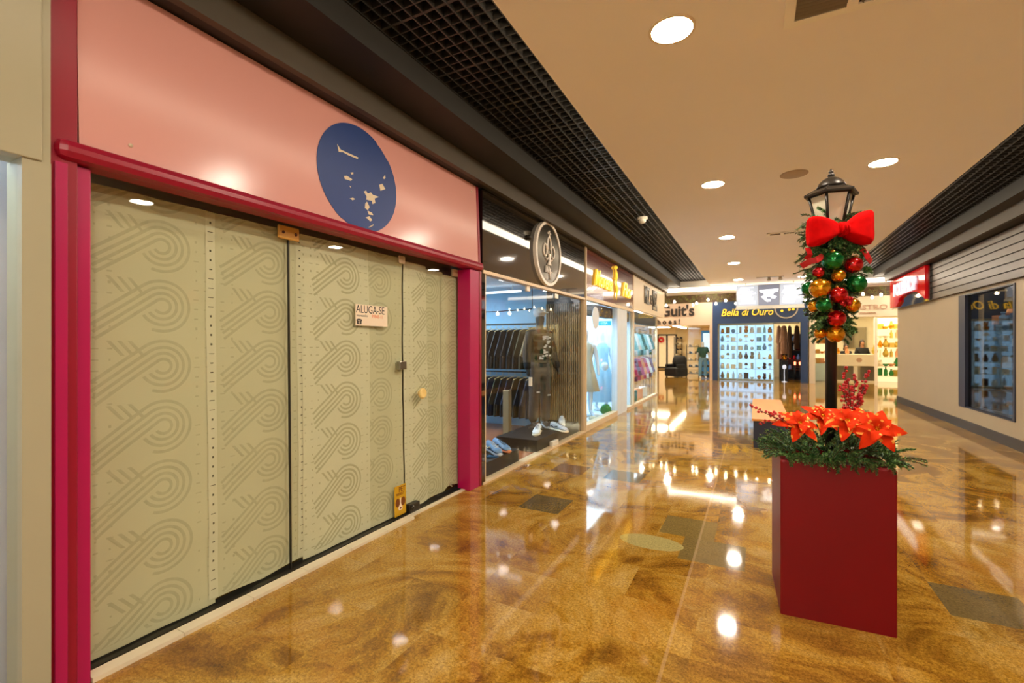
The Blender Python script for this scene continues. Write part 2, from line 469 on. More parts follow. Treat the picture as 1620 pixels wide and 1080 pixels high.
_TEXT = {}
def text_data(string, bold, shear, align):
    key = (string, bold, shear, align)
    if key not in _TEXT:
        c = bpy.data.curves.new('t', 'FONT')
        c.body = string; c.size = 1; c.offset = bold; c.shear = shear; c.align_x = align; c.align_y = 'CENTER'
        c.resolution_u = 3; c.fill_mode = 'FRONT'
        o = bpy.data.objects.new('t', c)
        COL.objects.link(o)
        bpy.context.view_layer.update()
        me = bpy.data.meshes.new_from_object(o.evaluated_get(bpy.context.evaluated_depsgraph_get()))
        bm = bmesh.new(); bm.from_mesh(me)
        bmesh.ops.remove_doubles(bm, verts=bm.verts[:], dist=1e-5)
        bm.verts.index_update()
        _TEXT[key] = ([(v.co.x, v.co.y) for v in bm.verts], [[v.index for v in f.verts] for f in bm.faces])
        bm.free()
        bpy.data.objects.remove(o); bpy.data.curves.remove(c); bpy.data.meshes.remove(me)
    return _TEXT[key]

def basis(x, y, z, o):
    return Matrix(((x[0], y[0], z[0], o[0]), (x[1], y[1], z[1], o[1]), (x[2], y[2], z[2], o[2]), (0, 0, 0, 1)))
def on_left(x, y, z):   return basis((0, 1, 0), (0, 0, 1), (1, 0, 0), (x, y, z))     # reads from the corridor on the shop-front side
def on_right(x, y, z):  return basis((0, -1, 0), (0, 0, 1), (-1, 0, 0), (x, y, z))
def on_far(x, y, z):    return basis((1, 0, 0), (0, 0, 1), (0, -1, 0), (x, y, z))
def at(px, py, dist):
    """place a small thing seen in the photograph at a measured depth (metres along the view)"""
    x = (px - 810) / F_PX * dist; h = (545 - py) / F_PX * dist
    return Vector((x * math.cos(YAW) - dist * math.sin(YAW), x * math.sin(YAW) + dist * math.cos(YAW), EYE + h))

def tag(o, label=None, cat=None, group=None, kind=None):
    if label: o['label'] = label
    if cat: o['category'] = cat
    if group: o['group'] = group
    if kind: o['kind'] = kind
    return o
def thing(name, label, cat, loc=(0, 0, 0), rz=0.0, group=None):
    o = bpy.data.objects.new(name, None)
    o.empty_display_size = 0.1
    COL.objects.link(o); o.location = loc; o.rotation_euler = (0, 0, rz)
    return tag(o, label, cat, group)
def struct(o): o['kind'] = 'structure'; return o
def kids(o): return [c for c in bpy.data.objects if c.parent == o]
_KIDS = {}
def copy_tree(o, loc=None, rz=None, label=None, group=None, parent=None, scale=None, deep=None):
    c = o.copy(); COL.objects.link(c)
    if parent is not None: c.parent = parent
    if loc is not None: c.location = loc
    if rz is not None: c.rotation_euler = (0, 0, rz)
    if scale is not None: c.scale = (scale,) * 3 if isinstance(scale, (int, float)) else scale
    if label: c['label'] = label
    if group: c['group'] = group
    if o not in _KIDS: _KIDS[o] = kids(o)
    for ch in _KIDS[o]: copy_tree(ch, parent=c)
    return c
def cached(key, fn, _c={}):
    if key not in _c: _c[key] = fn()
    return _c[key]
def inst(name, me, loc, rot=(0, 0, 0), scale=1.0, parent=None):
    o = bpy.data.objects.new(name, me); COL.objects.link(o); o.location = loc; o.rotation_euler = rot
    o.scale = (scale,) * 3 if isinstance(scale, (int, float)) else scale
    if parent is not None: o.parent = parent
    return o

def skin_mesh(name, joints, edges, radii, mats, root=0, levels=1):
    """one continuous limb-like surface grown over a jointed skeleton"""
    me = bpy.data.meshes.new(name)
    me.from_pydata(joints, edges, [])
    o = bpy.data.objects.new(name, me); COL.objects.link(o)
    o.modifiers.new('skin', 'SKIN').use_smooth_shade = True
    sd = o.modifiers.new('sub', 'SUBSURF'); sd.levels = levels; sd.render_levels = levels
    lay = me.skin_vertices[0].data
    for i, r in enumerate(radii):
        lay[i].radius = r if isinstance(r, tuple) else (r, r)
        lay[i].use_root = (i == root)
    bpy.context.view_layer.update()
    out = bpy.data.meshes.new_from_object(o.evaluated_get(bpy.context.evaluated_depsgraph_get()))
    out.name = name
    bpy.data.objects.remove(o); bpy.data.meshes.remove(me)
    out.materials.clear()
    for k in mats: out.materials.append(M(k))
    for p in out.polygons: p.use_smooth = True; p.material_index = 0
    return out
# ================================================================== THE SETTING
def slab(name, x0, x1, y0, y1, z0, z1, m):
    return struct(MB().box(x0, x1, y0, y1, z0, z1).build(name, m))
slab('floor', -10, 10, YB, 31, -0.06, 0.0, 'polished_granite')
# main ceiling: a lowered white raft between the two open grids, lit from its edges
RXL, RXR = -1.21, 1.93
slab('ceiling', RXL, RXR, YB, 15.25, ZC, 3.52, 'ceiling_paint')
slab('ceiling_void', -3.2, 4.2, YB, 15.3, 3.95, 4.0, 'void_black')
slab('ceiling_court', -10, 10, 15.4, 20.5, 3.75, 3.85, 'ceiling_paint')
for n, x0, x1 in (('trim_1', RXL - 0.0025, RXL - 0.001), ('trim_2', RXR + 0.001, RXR + 0.0025)):
    slab(n, x0, x1, YB, 15.25, ZC + 0.03, ZC + 0.155, 'led_step')
# lit edge where the ceiling stops above the court
e = MB().box(-2.5, 6.0, 15.27, 15.36, 3.03, 3.24, 0).box(-2.5, 6.0, 15.36, 15.42, 3.0, 3.8, 1)
struct(e.build('ceiling_edge', ['ceiling_paint', 'ceiling_paint']))
slab('trim_3', -2.45, 6.0, 15.262, 15.27, 3.1, 3.2, 'led_warm')
# open grid strips along both sides
def grid(name, x0, x1, cell=0.085):
    g = MB()
    n = max(1, round((x1 - x0) / cell)); c = (x1 - x0) / n
    for i in range(n + 1):
        x = x0 + i * c
        g.box(x - 0.004, x + 0.004, YB, 15.25, ZM, ZM + 0.05)
    k = int((15.25 - YB) / c)
    for j in range(k + 1):
        y = YB + j * c
        w = 0.009 if j % 7 == 0 else 0.004
        g.box(x0, x1, y - w, y + w, ZM + 0.004, ZM + 0.05)
    return struct(g.build(name, 'grid_black'))
grid('ceiling_grid_left', -2.06, RXL - 0.03)
grid('ceiling_grid_right', RXR + 0.03, 2.74)
def side_soffit(name, xs, xw, xb):
    """soffit and beam; xs grid edge, xb beam face, xw beyond the shop fronts"""
    a = MB()
    sg = 1 if xw > xs else -1
    a.box(min(xs, xb), max(xs, xb), YB, 15.25, ZF, 3.95, 0)
    a.box(min(xb, xw), max(xb, xw), YB, 15.0, ZF + 0.001, 3.95, 0)
    o = struct(a.build(name, 'black_paint'))
    b = MB().box(min(xb, xb + sg * 0.05), max(xb, xb + sg * 0.05), YB, 15.0, ZB, ZF, 0).box(min(xb + sg * 0.05, xw), max(xb + sg * 0.05, xw), YB, 15.0, ZB + 0.005, ZF, 1)
    return o, struct(b.build(name.replace('soffit', 'beam'), ['beam_grey', 'black_paint']))
side_soffit('ceiling_soffit_left', -2.07, -3.2, -2.40)
side_soffit('ceiling_soffit_right', 2.75, 4.0, 2.93)

# opposite wall: plaster, dark skirting, slatted fascia, dark display window
w = MB()
WY0, WY1, WZ0, WZ1 = 8.95, 10.84, 0.37, 2.31
w.box(XR, XR + 0.25, YB, WY0, 0, ZB, 0).box(XR, XR + 0.25, WY1, 15.0, 0, ZB, 0)
w.box(XR, XR + 0.25, WY0, WY1, 0, WZ0, 0).box(XR, XR + 0.25, WY0, WY1, WZ1, ZB, 0)
struct(w.build('wall_right', 'beige_wall'))
slab('baseboard_right', XR - 0.02, XR, YB, 15.0, 0, 0.15, 'baseboard_dark')
fr = MB()
for a in ((WY0 - 0.0, WY0 + 0.05), (WY1 - 0.16, WY1 + 0.12)):
    fr.box(XR - 0.012, XR + 0.16, a[0], a[1], WZ0, WZ1)
fr.box(XR - 0.006, XR + 0.16, WY0, WY1, WZ0 - 0.0, WZ0 + 0.02).box(XR - 0.006, XR + 0.16, WY0, WY1, WZ1 - 0.02, WZ1)
wf = struct(fr.build('window_6', 'navy_side'))
MB().box(XR + 0.03, XR + 0.036, WY0 + 0.05, WY1 - 0.16, WZ0, WZ1).build('pane', GLASS_DIM, wf)
sl = MB()
sl.box(XR - 0.03, XR + 0.02, YB, 15.0, 2.36, ZB, 1)
N = 6
for i in range(N):
    z0 = 2.36 + i * (ZB - 2.36) / N
    sl.box(XR - 0.07, XR - 0.03, YB, 15.0, z0, z0 + (ZB - 2.36) / N - 0.016, 0)
struct(sl.build('trim_4', ['slat_grey', 'void_black']))

# court beyond the corridor
slab('wall_court_left', -10, -9.8, 15, 31, 0, 3.8, 'guits_wall')
slab('wall_court_right', 9.8, 10, 15, 31, 0, 3.8, 'castro_wall')
slab('wall_court_near', 3.46, 10, 14.9, 15.0, 0, 3.8, 'beige_wall')
slab('wall_court_near_left', -10, -3.9, 14.9, 15.0, 0, 3.8, 'beige_wall')

# left run of shops: back walls, partitions, inner floors and ceilings
slab('wall_left', -2.95, -2.85, YB, 4.05, 0, 3.25, 'beige_wall')
def shop_box(tagname, y0, y1, xb, wallm, floorm, ceilm, zc=2.42):
    slab('floor_' + tagname, xb, -2.56, y0, y1, 0, 0.012, floorm)
    slab('ceiling_' + tagname, xb, -2.56, y0, y1, zc, zc + 0.05, ceilm)
    slab('wall_rear_' + tagname, xb - 0.08, xb, y0, y1, 0, zc + 0.05, wallm)
shop_box('clothing', 4.18, 7.38, -5.2, 'pale_blue_wall', 'parquet', 'cool_white')
shop_box('boutique', 7.52, 10.78, -5.2, 'pale_blue_wall', 'cool_white', 'cool_white')
shop_box('fashion', 10.9, 14.0, -5.2, 'cool_white', 'polished_granite', 'cool_white')
slab('wall_partition_1', -5.3, -2.56, 4.10, 4.18, 0, 3.07, 'matt_black')
slab('wall_partition_2', -5.3, -2.56, 7.38, 7.52, 0, 3.07, 'pale_blue_wall')
slab('wall_partition_3', -5.3, -2.56, 10.78, 10.90, 0, 3.07, 'cool_white')
slab('wall_partition_4', -5.3, -3.3, 14.0, 14.08, 0, 3.07, 'cool_white')

# ------------------------------------------------------------------ downlights
def downlight():
    t = thing('downlight', 'round ceiling downlight close to the viewer, largest of the row above the shop fronts', 'ceiling light', (-0.42, 2.76, ZC))
    MB().lathe([(0.112, -0.004), (0.112, 0.001)], 32, 0, None, False).build('diffuser', 'lamp_disc', t)
    MB().ring(0.112, 0.128, 0.008, 32, 0, Matrix.Translation((0, 0, -0.008))).build('rim', 'lamp_rim', t)
    return t
DL = downlight()
row = 'recessed downlights in the beige ceiling'
DL['group'] = row
for y, lab in ((-2.95, 'round downlight well behind the viewer in the shop-front row'), (-0.1, 'round downlight overhead behind the viewer in the shop-front row'), (5.63, 'round downlight in the shop-front row, second one down the corridor'),
               (8.52, 'round downlight in the shop-front row, third one, level with the gold script sign'),
               (11.29, 'round downlight in the shop-front row, fourth one down the corridor'),
               (14.2, 'small round downlight in the shop-front row just before the menu board')):
    copy_tree(DL, (-0.42, y, ZC), label=lab or 'round downlight behind the viewer')
for y, lab in ((-2.95, 'round downlight well behind the viewer over the walkway'), (-0.1, 'round downlight overhead behind the viewer over the walkway'), (2.85, 'round downlight over the walkway beside the red planter'), (5.73, 'oval-looking downlight in the ceiling above and beside the lamp post lantern'),
               (8.5, 'round downlight hidden behind the red bow of the lamp post'), (11.3, 'round downlight hidden behind the garland of the lamp post'),
               (14.3, 'small round downlight just above the far end of the menu board')):
    copy_tree(DL, (1.11, y, ZC), label=lab or 'round downlight behind the viewer')
for x, y, z, lab in ((-4.2, 19.9, 3.75, 'added downlight close to the ferns at the far end of the shoe shop fascia'), (-1.6, 19.9, 3.75, 'added downlight close to the ferns where the pale and blue fascias meet'), (2.4, 19.9, 3.75, 'added downlight close to the ferns above the pale shop'), (4.6, 19.9, 3.75, 'added downlight close to the ferns behind the red shop sign'), (-3.0, 18.6, 3.75, 'small downlight glowing above the ferns over the shoe shop'), (0.4, 18.0, 3.75, 'downlight in the court ceiling behind the menu board'), (3.6, 18.0, 3.75, 'downlight in the court ceiling before the jewellery shop'),  # those close to the ferns are added to brighten the greenery
                     (-6.5, 18.0, 3.75, 'downlight over the side arm of the court'), (6.5, 18.0, 3.75, 'downlight over the far arm of the court')):
    copy_tree(DL, (x, y, z), label=lab)

t = tag(MB().lathe([(0.13, 0), (0.13, -0.006), (0.12, -0.01)], 28, 0).build('ceiling_speaker', 'speaker_grey', loc=(0.36, 5.69, ZC)),
        'flat round beige speaker cover in the ceiling above the lantern', 'speaker')
def air_vent(x, y, w, d, label, cells=2):
    v = thing('air_vent', label, 'vent', (x, y, ZC))
    f = MB()
    f.box(0, w, -0.05, 0, -0.012, 0).box(0, w, -d, -d + 0.05, -0.012, 0)
    for i in range(cells + 1):
        xx = i * (w - 0.05) / cells
        f.box(xx, xx + 0.05, -d, 0, -0.014, 0)
    f.build('frame', 'vent_beige', v)
    MB().box(0.02, w - 0.02, -d + 0.02, -0.02, -0.002, -0.001).build('backing', 'vent_dark', v)
    l = MB()
    cw = (w - 0.05) / cells
    for i in range(cells):
        a, b = i * cw + 0.05, (i + 1) * cw
        if i % 2 == 0:
            k = int((d - 0.1) / 0.03)
            for j in range(k):
                yy = -0.05 - (j + 0.5) * (d - 0.1) / k
                l.add([(a, yy - 0.005, -0.002), (b, yy - 0.005, -0.002), (b, yy + 0.006, -0.013), (a, yy + 0.006, -0.013),
                       (a, yy - 0.006, -0.002), (b, yy - 0.006, -0.002), (b, yy + 0.005, -0.013), (a, yy + 0.005, -0.013)], [(0, 1, 2, 3), (7, 6, 5, 4), (0, 4, 5, 1), (3, 2, 6, 7)], 0)
        else:
            k = int((b - a) / 0.035)
            for j in range(k):
                xx = a + (j + 0.5) * (b - a) / k
                l.add([(xx - 0.005, -0.05, -0.002), (xx - 0.005, -d + 0.05, -0.002), (xx + 0.006, -d + 0.05, -0.013), (xx + 0.006, -0.05, -0.013),
                       (xx - 0.006, -0.05, -0.002), (xx - 0.006, -d + 0.05, -0.002), (xx + 0.005, -d + 0.05, -0.013), (xx + 0.005, -0.05, -0.013)], [(0, 1, 2, 3), (7, 6, 5, 4), (0, 4, 5, 1), (3, 2, 6, 7)], 0)
    l.build('louvers', 'vent_louver', v)
    return v
air_vent(0.14, 3.04, 0.62, 0.5, 'large louvred air vent in the ceiling at the top edge of the view')
air_vent(0.16, 8.72, 0.44, 0.2, 'small louvred air vent in the ceiling just short of the lantern')
cam_t = thing('smoke_detector', 'white dome detector hanging from the black ceiling grid', 'smoke detector', (-1.53, 7.22, ZM))
MB().lathe([(0.075, 0.0), (0.075, -0.03), (0.06, -0.04)], 24).build('base', 'white_plastic', cam_t)
MB().lathe([(0.055, -0.038), (0.055, -0.06), (0.045, -0.082), (0.02, -0.095), (0.001, -0.097)], 24).build('dome', 'white_plastic', cam_t)
MB().cyl((0, 0, 0), (0, 0, 0.12), 0.012).build('stem', 'white_plastic', cam_t)
sp = thing('ceiling_spotlights', 'pair of small spotlights on a plate in the ceiling above the menu board', 'spotlight', (0.34, 14.0, ZC))
MB().box(-0.32, 0.32, -0.05, 0.05, -0.02, 0).build('plate', 'brushed_metal', sp)
for x in (-0.02, 0.24):
    MB().cyl((x, 0, -0.02), (x, -0.03, -0.09), 0.035, 14, 0, 0.045).build('spot', 'brushed_metal', sp)

# ------------------------------------------------------------------ the let shop with papered glass
XG = -2.64
kb = MB()
y = 0.93
while y < 2.98:
    y2 = min(y + 0.36, 3.05)
    kb.box(-2.585, -2.512, y, y2 - 0.003, 0, 0.02, 0); y = y2
kb.box(-2.60, -2.56, 3.05, 3.92, 0, 0.012, 0)
kb.box(-2.7, -2.61, 0.93, 3.92, 0, 0.012, 1)
struct(kb.build('trim_5', ['white_marble', 'dark_steel']))
def pane(n, y0, y1, z0, z1, x=XG, name='window'):
    o = struct(MB().box(x, x + 0.008, y0, y1, z0, z1).build(f'{name}_{n}', GLASS))
    return o
pane(1, 0.93, 1.975, 0.015, 2.22); pane(2, 1.982, 3.085, 0.015, 2.22)
MB().box(XG - 0.004, XG + 0.011, 1.9745, 1.9825, 0.015, 2.2).build('edge', 'dark_steel', pane('8', 1.974, 1.9825, 0.015, 2.2, XG - 0.001))
dr = pane(1, 3.095, 3.9, 0.03, 2.2, XG + 0.002, 'door')
k = MB().cyl((XG + 0.01, 3.27, 1.02), (XG + 0.035, 3.27, 1.02), 0.022, 20, 0)
k.lathe([(0.022, 0), (0.045, 0.008), (0.048, 0.022), (0.04, 0.032), (0.028, 0.028), (0.001, 0.024)], 28, 0, Matrix.Translation((XG + 0.03, 3.27, 1.02)) @ Matrix.Rotation(PI / 2, 4, 'Y'))
k.build('door_handle', 'cream_plastic', dr)
MB().box(XG - 0.01, XG + 0.03, 3.0, 3.085, 1.24, 1.31, 0, None, 0.004).build('lock_plate', 'steel', dr)
MB().box(XG - 0.012, XG + 0.04, 3.10, 3.23, 0.005, 0.085, 0, None, 0.006).cyl((XG + 0.04, 3.12, 0.06), (XG + 0.06, 3.12, 0.06), 0.018, 12, 0).build('floor_hinge', 'dark_steel', dr)
MB().box(XG - 0.005, XG + 0.02, 3.8, 3.9, 2.13, 2.2, 0, None, 0.004).build('top_hinge', 'cream_frame', dr)
hb = thing('glass_clamp', 'yellowed plastic clamp under the crimson rail at the top of a glass joint', 'clamp', (XG + 0.01, 1.97, 2.16))
MB().box(0, 0.02, -0.075, 0.075, -0.04, 0.045, 0, None, 0.008).build('plate', 'amber_plastic', hb)
for yy in (-0.045, 0.045): MB().cyl((0.019, yy, 0), (0.024, yy, 0), 0.01, 10).build('screw', 'twig_brown', hb)
hb2 = thing('glass_clamp', 'small cream clamp at the top corner beside the glass door joint', 'clamp', (XG + 0.012, 3.05, 2.17))
MB().box(0, 0.012, -0.04, 0.035, -0.035, 0.03, 0, None, 0.004).build('plate', 'cream_frame', hb2)

# printed paper behind the glass
def wave(y, z): return 0.004 * math.sin(9 * y + 2.2 * z) + 0.003 * math.sin(23 * y - 3 * z + 1) + 0.002 * math.sin(14 * z + 5 * y)
def paper_sheet(y0, y1, yc, label, z0=0.02, z1=2.19, layer=0, strips=(), ragged=0.0, light=False):
    X = XG - 0.018 - 0.006 * layer
    b = MB(); rnd = random.Random(int(yc * 100))
    ny, nz = 14, 44
    vs = []
    for j in range(nz + 1):
        for i in range(ny + 1):
            yy = y0 + (y1 - y0) * i / ny; zz = z0 + (z1 - z0) * j / nz
            if j == 0: zz += ragged * abs(math.sin(7 * yy + yc * 5))
            vs.append((X + wave(yy, zz), yy, zz))
    fs = [(j * (ny + 1) + i, j * (ny + 1) + i + 1, (j + 1) * (ny + 1) + i + 1, (j + 1) * (ny + 1) + i) for j in range(nz) for i in range(ny)]
    b.add(vs, fs, 0, True)
    def q(pts, mi=1, lift=0.0012):
        pts = [(min(max(u, y0 + 0.002), y1 - 0.002), min(max(z, z0 + 0.03), z1 - 0.002)) for u, z in pts]
        if max(p[0] for p in pts) - min(p[0] for p in pts) < 0.003: return
        b.add([(X + wave(u, z) + lift, u, z) for u, z in pts], [tuple(range(len(pts)))], mi)
    per = 0.305; n = 0
    zc = 0.12 + rnd.uniform(0, 0.02)
    while zc < z1 + 0.1:
        for r in (0.036, 0.066, 0.096, 0.128):
            w2 = 0.0075; K = 22
            a0, a1 = math.radians(128), math.radians(-150 if r < 0.1 else -112)
            for i in range(K):
                p, p2 = a0 + (a1 - a0) * i / K, a0 + (a1 - a0) * (i + 1) / K
                q([(yc + (r - w2) * math.cos(p), zc + (r - w2) * math.sin(p)), (yc + (r + w2) * math.cos(p), zc + (r + w2) * math.sin(p)),
                   (yc + (r + w2) * math.cos(p2), zc + (r + w2) * math.sin(p2)), (yc + (r - w2) * math.cos(p2), zc + (r - w2) * math.sin(p2))])
            c, sn = math.cos(a0), math.sin(a0)
            L = 0.34 - r * 0.5
            for i in range(6):
                f0, f1 = i / 6 * L, (i + 1) / 6 * L
                dx, dz = -0.79, -0.613
                q([(yc + (r - w2) * c + dx * f0, zc + (r - w2) * sn + dz * f0), (yc + (r + w2) * c + dx * f0, zc + (r + w2) * sn + dz * f0),
                   (yc + (r + w2) * c + dx * f1, zc + (r + w2) * sn + dz * f1), (yc + (r - w2) * c + dx * f1, zc + (r - w2) * sn + dz * f1)])
        for i in range(3):                                   # short strokes running the other way
            u0, v0 = yc - 0.235 + i * 0.042, zc + 0.128
            q([(u0, v0), (u0 + 0.018, v0), (u0 + 0.075, v0 - 0.072), (u0 + 0.057, v0 - 0.072)])
        zc += per
    for cu in (y0 + 0.02, y0 + 0.075, y0 + 0.13, y1 - 0.03, y1 - 0.085):         # little columns of print
        z = z0 + 0.06
        while z < z1 - 0.03:
            w2, h2 = rnd.choice(((0.010, 0.004), (0.006, 0.007), (0.004, 0.005), (0.014, 0.003)))
            if rnd.random() < 0.8: q([(cu - w2, z - h2), (cu + w2, z - h2), (cu + w2, z + h2), (cu - w2, z + h2)], 1)
            z += 0.052
    for a, c in strips:                                     # bright folded edge with darker print
        N2 = 40
        for j in range(N2):
            za, zb = z0 + 0.03 + (z1 - z0 - 0.04) * j / N2, z0 + 0.03 + (z1 - z0 - 0.04) * (j + 1) / N2
            b.add([(X + wave(u, z) + 0.003, u, z) for u, z in ((a, za), (c, za), (c, zb), (a, zb))], [(0, 1, 2, 3)], 2)
        z = z0 + 0.08
        while z < z1 - 0.05:
            w2, h2 = rnd.choice(((0.008, 0.003), (0.005, 0.006), (0.014, 0.002)))
            m_ = (a + c) / 2
            b.add([(X + wave(u, v) + 0.0045, u, v) for u, v in ((m_ - w2, z - h2), (m_ + w2, z - h2), (m_ + w2, z + h2), (m_ - w2, z + h2))], [(0, 1, 2, 3)], 3)
            z += 0.052
    return tag(b.build('paper_sheet', ['paper_light' if light else 'paper', 'paper_print', 'paper_light', 'paper_ink']), label, 'paper sheet', 'printed papers behind the shop glass')
paper_sheet(0.92, 1.52, 1.27, 'tall printed paper sheet behind the glass, against the crimson post', strips=((1.485, 1.535),))
paper_sheet(1.5, 2.12, 1.86, 'tall printed paper sheet lying across the first glass joint', layer=1, ragged=0.02, strips=((2.055, 2.11),))
paper_sheet(2.09, 2.70, 2.47, 'tall pale paper sheet on which the rental notice is stuck', layer=0, light=True)
paper_sheet(2.66, 3.09, 2.83, 'narrow printed paper sheet just before the door joint', layer=1)
paper_sheet(3.10, 3.42, 3.5, 'narrow plain paper strip on the glass door around the round knob', layer=0, light=True, z1=2.17, ragged=0.02)
paper_sheet(3.38, 3.68, 3.48, 'printed paper sheet in the middle of the glass door', layer=1, z1=2.15, ragged=0.02)
paper_sheet(3.64, 3.93, 3.84, 'printed paper sheet on the glass door beside the magenta post', layer=0, z1=2.13, ragged=0.05)

# frame and fascia of the let shop
p = thing('frame_post', 'tall crimson frame post of the papered shop reaching above the rail', 'post', (-2.5, 0.83, 0))
MB().box(-0.17, 0.0, -0.045, 0.045, 0, ZB, 0, None, 0.004).build('post', 'crimson', p)
MB().box(-0.15, -0.02, 0.046, 0.096, 0, 2.2, 0, None, 0.004).build('jamb', 'magenta', p)
MB().box(0.001, 0.012, -0.03, 0.01, 0, 2.19, 0, None, 0.003).build('cover_strip', 'magenta', p)
p = thing('frame_post', 'short magenta frame post of the papered shop beside the clothing shop', 'post', (-2.5, 3.99, 0))
MB().box(-0.15, 0.0, -0.11, 0.06, 0, 2.2, 0, None, 0.006).build('post', 'magenta', p)
MB().box(-0.12, 0.003, 0.061, 0.1, 0, 2.2, 0).build('side_strip', 'crimson', p)
r = MB()
r.box(-2.62, -2.465, 0.80, 4.10, 2.205, 2.29, 0, None, 0.032)
tag(r.build('frame_rail', 'crimson'), 'long crimson rail between the pink fascia and the papered glass', 'rail')
fs_ = thing('fascia_board', 'glossy pink fascia board above the papered shop', 'sign board', (-2.5, 2.46, 2.29))
MB().box(-0.1, 0.0, -1.58, 1.575, 0, 0.78).build('board', 'pink_panel', fs_)
MB().box(-0.1, 0.006, 1.576, 1.61, -0.005, 0.78).build('edge_strip', 'crimson', fs_)
for (yy, zz) in ((-1.4, 0.06), (1.49, 0.7)):
    MB().cyl((0.0, yy, zz), (0.004, yy, zz), 0.009, 10).build('screw', 'torn_white', fs_)
# round blue sticker with torn patches
st = MB(); rnd = random.Random(4)
pts = []
for i in range(96):
    a = 2 * PI * i / 96; rr = 0.375
    if 40 < math.degrees(a) < 62: rr -= 0.006 * (1 + rnd.random())
    if 230 < math.degrees(a) < 300: rr += rnd.uniform(-0.006, 0.003)
    pts.append((rr * math.cos(a), rr * math.sin(a)))
st.prism(pts, 0.002, 0)
U = lambda px, py: ((px - 366) / 712 * 1.0, (432 - py) / 735 * 0.75)   # sticker face, from its box in the photo
def torn(poly):
    q = [((x - 366) / 268 * 0.375, (432 - y) / 368 * 0.372) for x, y in poly]
    # the board is seen obliquely: offsets follow its slope
    q = [(a, b_ + a * 0.34) for a, b_ in q]
    st.prism(q, 0.001, 1, Matrix.Translation((0, 0, 0.0022)))
for poly in ([(220, 192), (240, 228), (300, 255), (356, 280), (350, 290), (290, 266), (256, 246), (228, 244)],
             [(256, 408), (276, 408), (310, 434), (300, 444), (262, 430)], [(300, 386), (318, 384), (318, 398), (304, 400)],
             [(290, 566), (310, 562), (326, 574), (308, 580)], [(290, 478), (300, 484), (298, 492)],
             [(500, 480), (524, 474), (546, 516), (508, 526)], [(530, 430), (546, 408), (550, 430), (540, 440)],
             [(386, 524), (402, 518), (412, 540), (436, 534), (450, 552), (496, 572), (462, 580), (466, 614), (446, 620), (440, 596), (402, 584), (404, 560)],
             [(394, 610), (406, 598), (424, 640), (410, 660), (390, 644)], [(408, 664), (440, 684), (448, 702), (416, 694)],
             [(392, 712), (420, 706), (440, 738), (424, 744), (410, 726)], [(408, 786), (448, 768), (446, 778), (420, 788)]):
    torn(poly)
tag(st.build('round_sticker', ['sticker_blue', 'torn_white'], None), 'large round blue sticker with torn patches on the pink fascia', 'sticker').matrix_world = on_left(-2.4985, 2.45, 2.64)

# rental notice, card
nt_ = thing('rental_notice', 'small cream rental notice card stuck on the papered glass', 'notice')
nt_.matrix_world = on_left(XG + 0.009, 2.705, 1.675)
MB().box(-0.17, 0.17, -0.08, 0.08, 0, 0.003).build('card', 'card_white', nt_)
MB().text('ALUGA-SE', 0.085, 0.001, 0, Matrix.Translation((-0.015, 0.042, 0.003)), bold=-0.002, xs=0.78).build('lettering', 'ink_black', nt_)
MB().text('Interessados', 0.028, 0.001, 0, Matrix.Translation((-0.105, -0.004, 0.003)), xs=0.8).build('lettering', 'ink_grey', nt_)
MB().text('99848-11', 0.04, 0.001, 0, Matrix.Translation((0.055, -0.006, 0.003)), xs=0.8).build('number_line', 'ink_orange', nt_)
ph = MB().box(-0.022, 0.022, -0.02, 0.006, 0, 0.001, 0, None).prism([(-0.028, 0.004), (-0.028, 0.014), (-0.012, 0.02), (0.012, 0.02), (0.028, 0.014), (0.028, 0.004), (0.014, 0.004), (0.014, 0.01), (-0.014, 0.01), (-0.014, 0.004)], 0.001)
o = ph.build('telephone_symbol', 'ink_black', nt_); o.location = (-0.135, -0.05, 0.003)
MB().ring(0.004, 0.008, 0.0008, 14, 0, Matrix.Translation((-0.135, -0.057, 0.004))).build('telephone_dial', 'card_white', nt_)

# yellow sticker low on the glass
ds = thing('warning_sticker', 'small yellow sticker with a dog face low on the glass by the door joint', 'sticker')
ds.matrix_world = on_left(XG + 0.009, 3.01, 0.15)
MB().box(-0.07, 0.07, -0.125, 0.125, 0, 0.002).build('sheet', 'sticker_yellow', ds)
MB().text('PET', 0.062, 0.001, 0, Matrix.Translation((0.02, 0.088, 0.002)), bold=0.01, xs=0.8).text('FRIENDLY', 0.028, 0.001, 0, Matrix.Translation((-0.005, 0.052, 0.002)), bold=0.01, xs=0.8).build('lettering', 'sticker_brown', ds)
d = MB().prism([(0.034 + 0.026 * math.cos(a), -0.005 + 0.036 * math.sin(a)) for a in [i * PI / 10 for i in range(20)]], 0.001)
d.prism([(-0.034 + 0.026 * math.cos(a), -0.005 + 0.036 * math.sin(a)) for a in [i * PI / 10 for i in range(20)]], 0.001)
d.prism([(0.012 * math.cos(a), -0.055 + 0.009 * math.sin(a)) for a in [i * PI / 8 for i in range(16)]], 0.0016)
d.build('dog_face', 'sticker_brown', ds, (0, -0.01, 0.002))
d = MB().prism([(-0.02, -0.07), (0.02, -0.07), (0.026, -0.05), (0.006, -0.02), (0.006, 0.03), (-0.006, 0.03), (-0.006, -0.02), (-0.026, -0.05)], 0.0012)
d.build('dog_muzzle', 'card_white', ds, (0, -0.01, 0.0018))

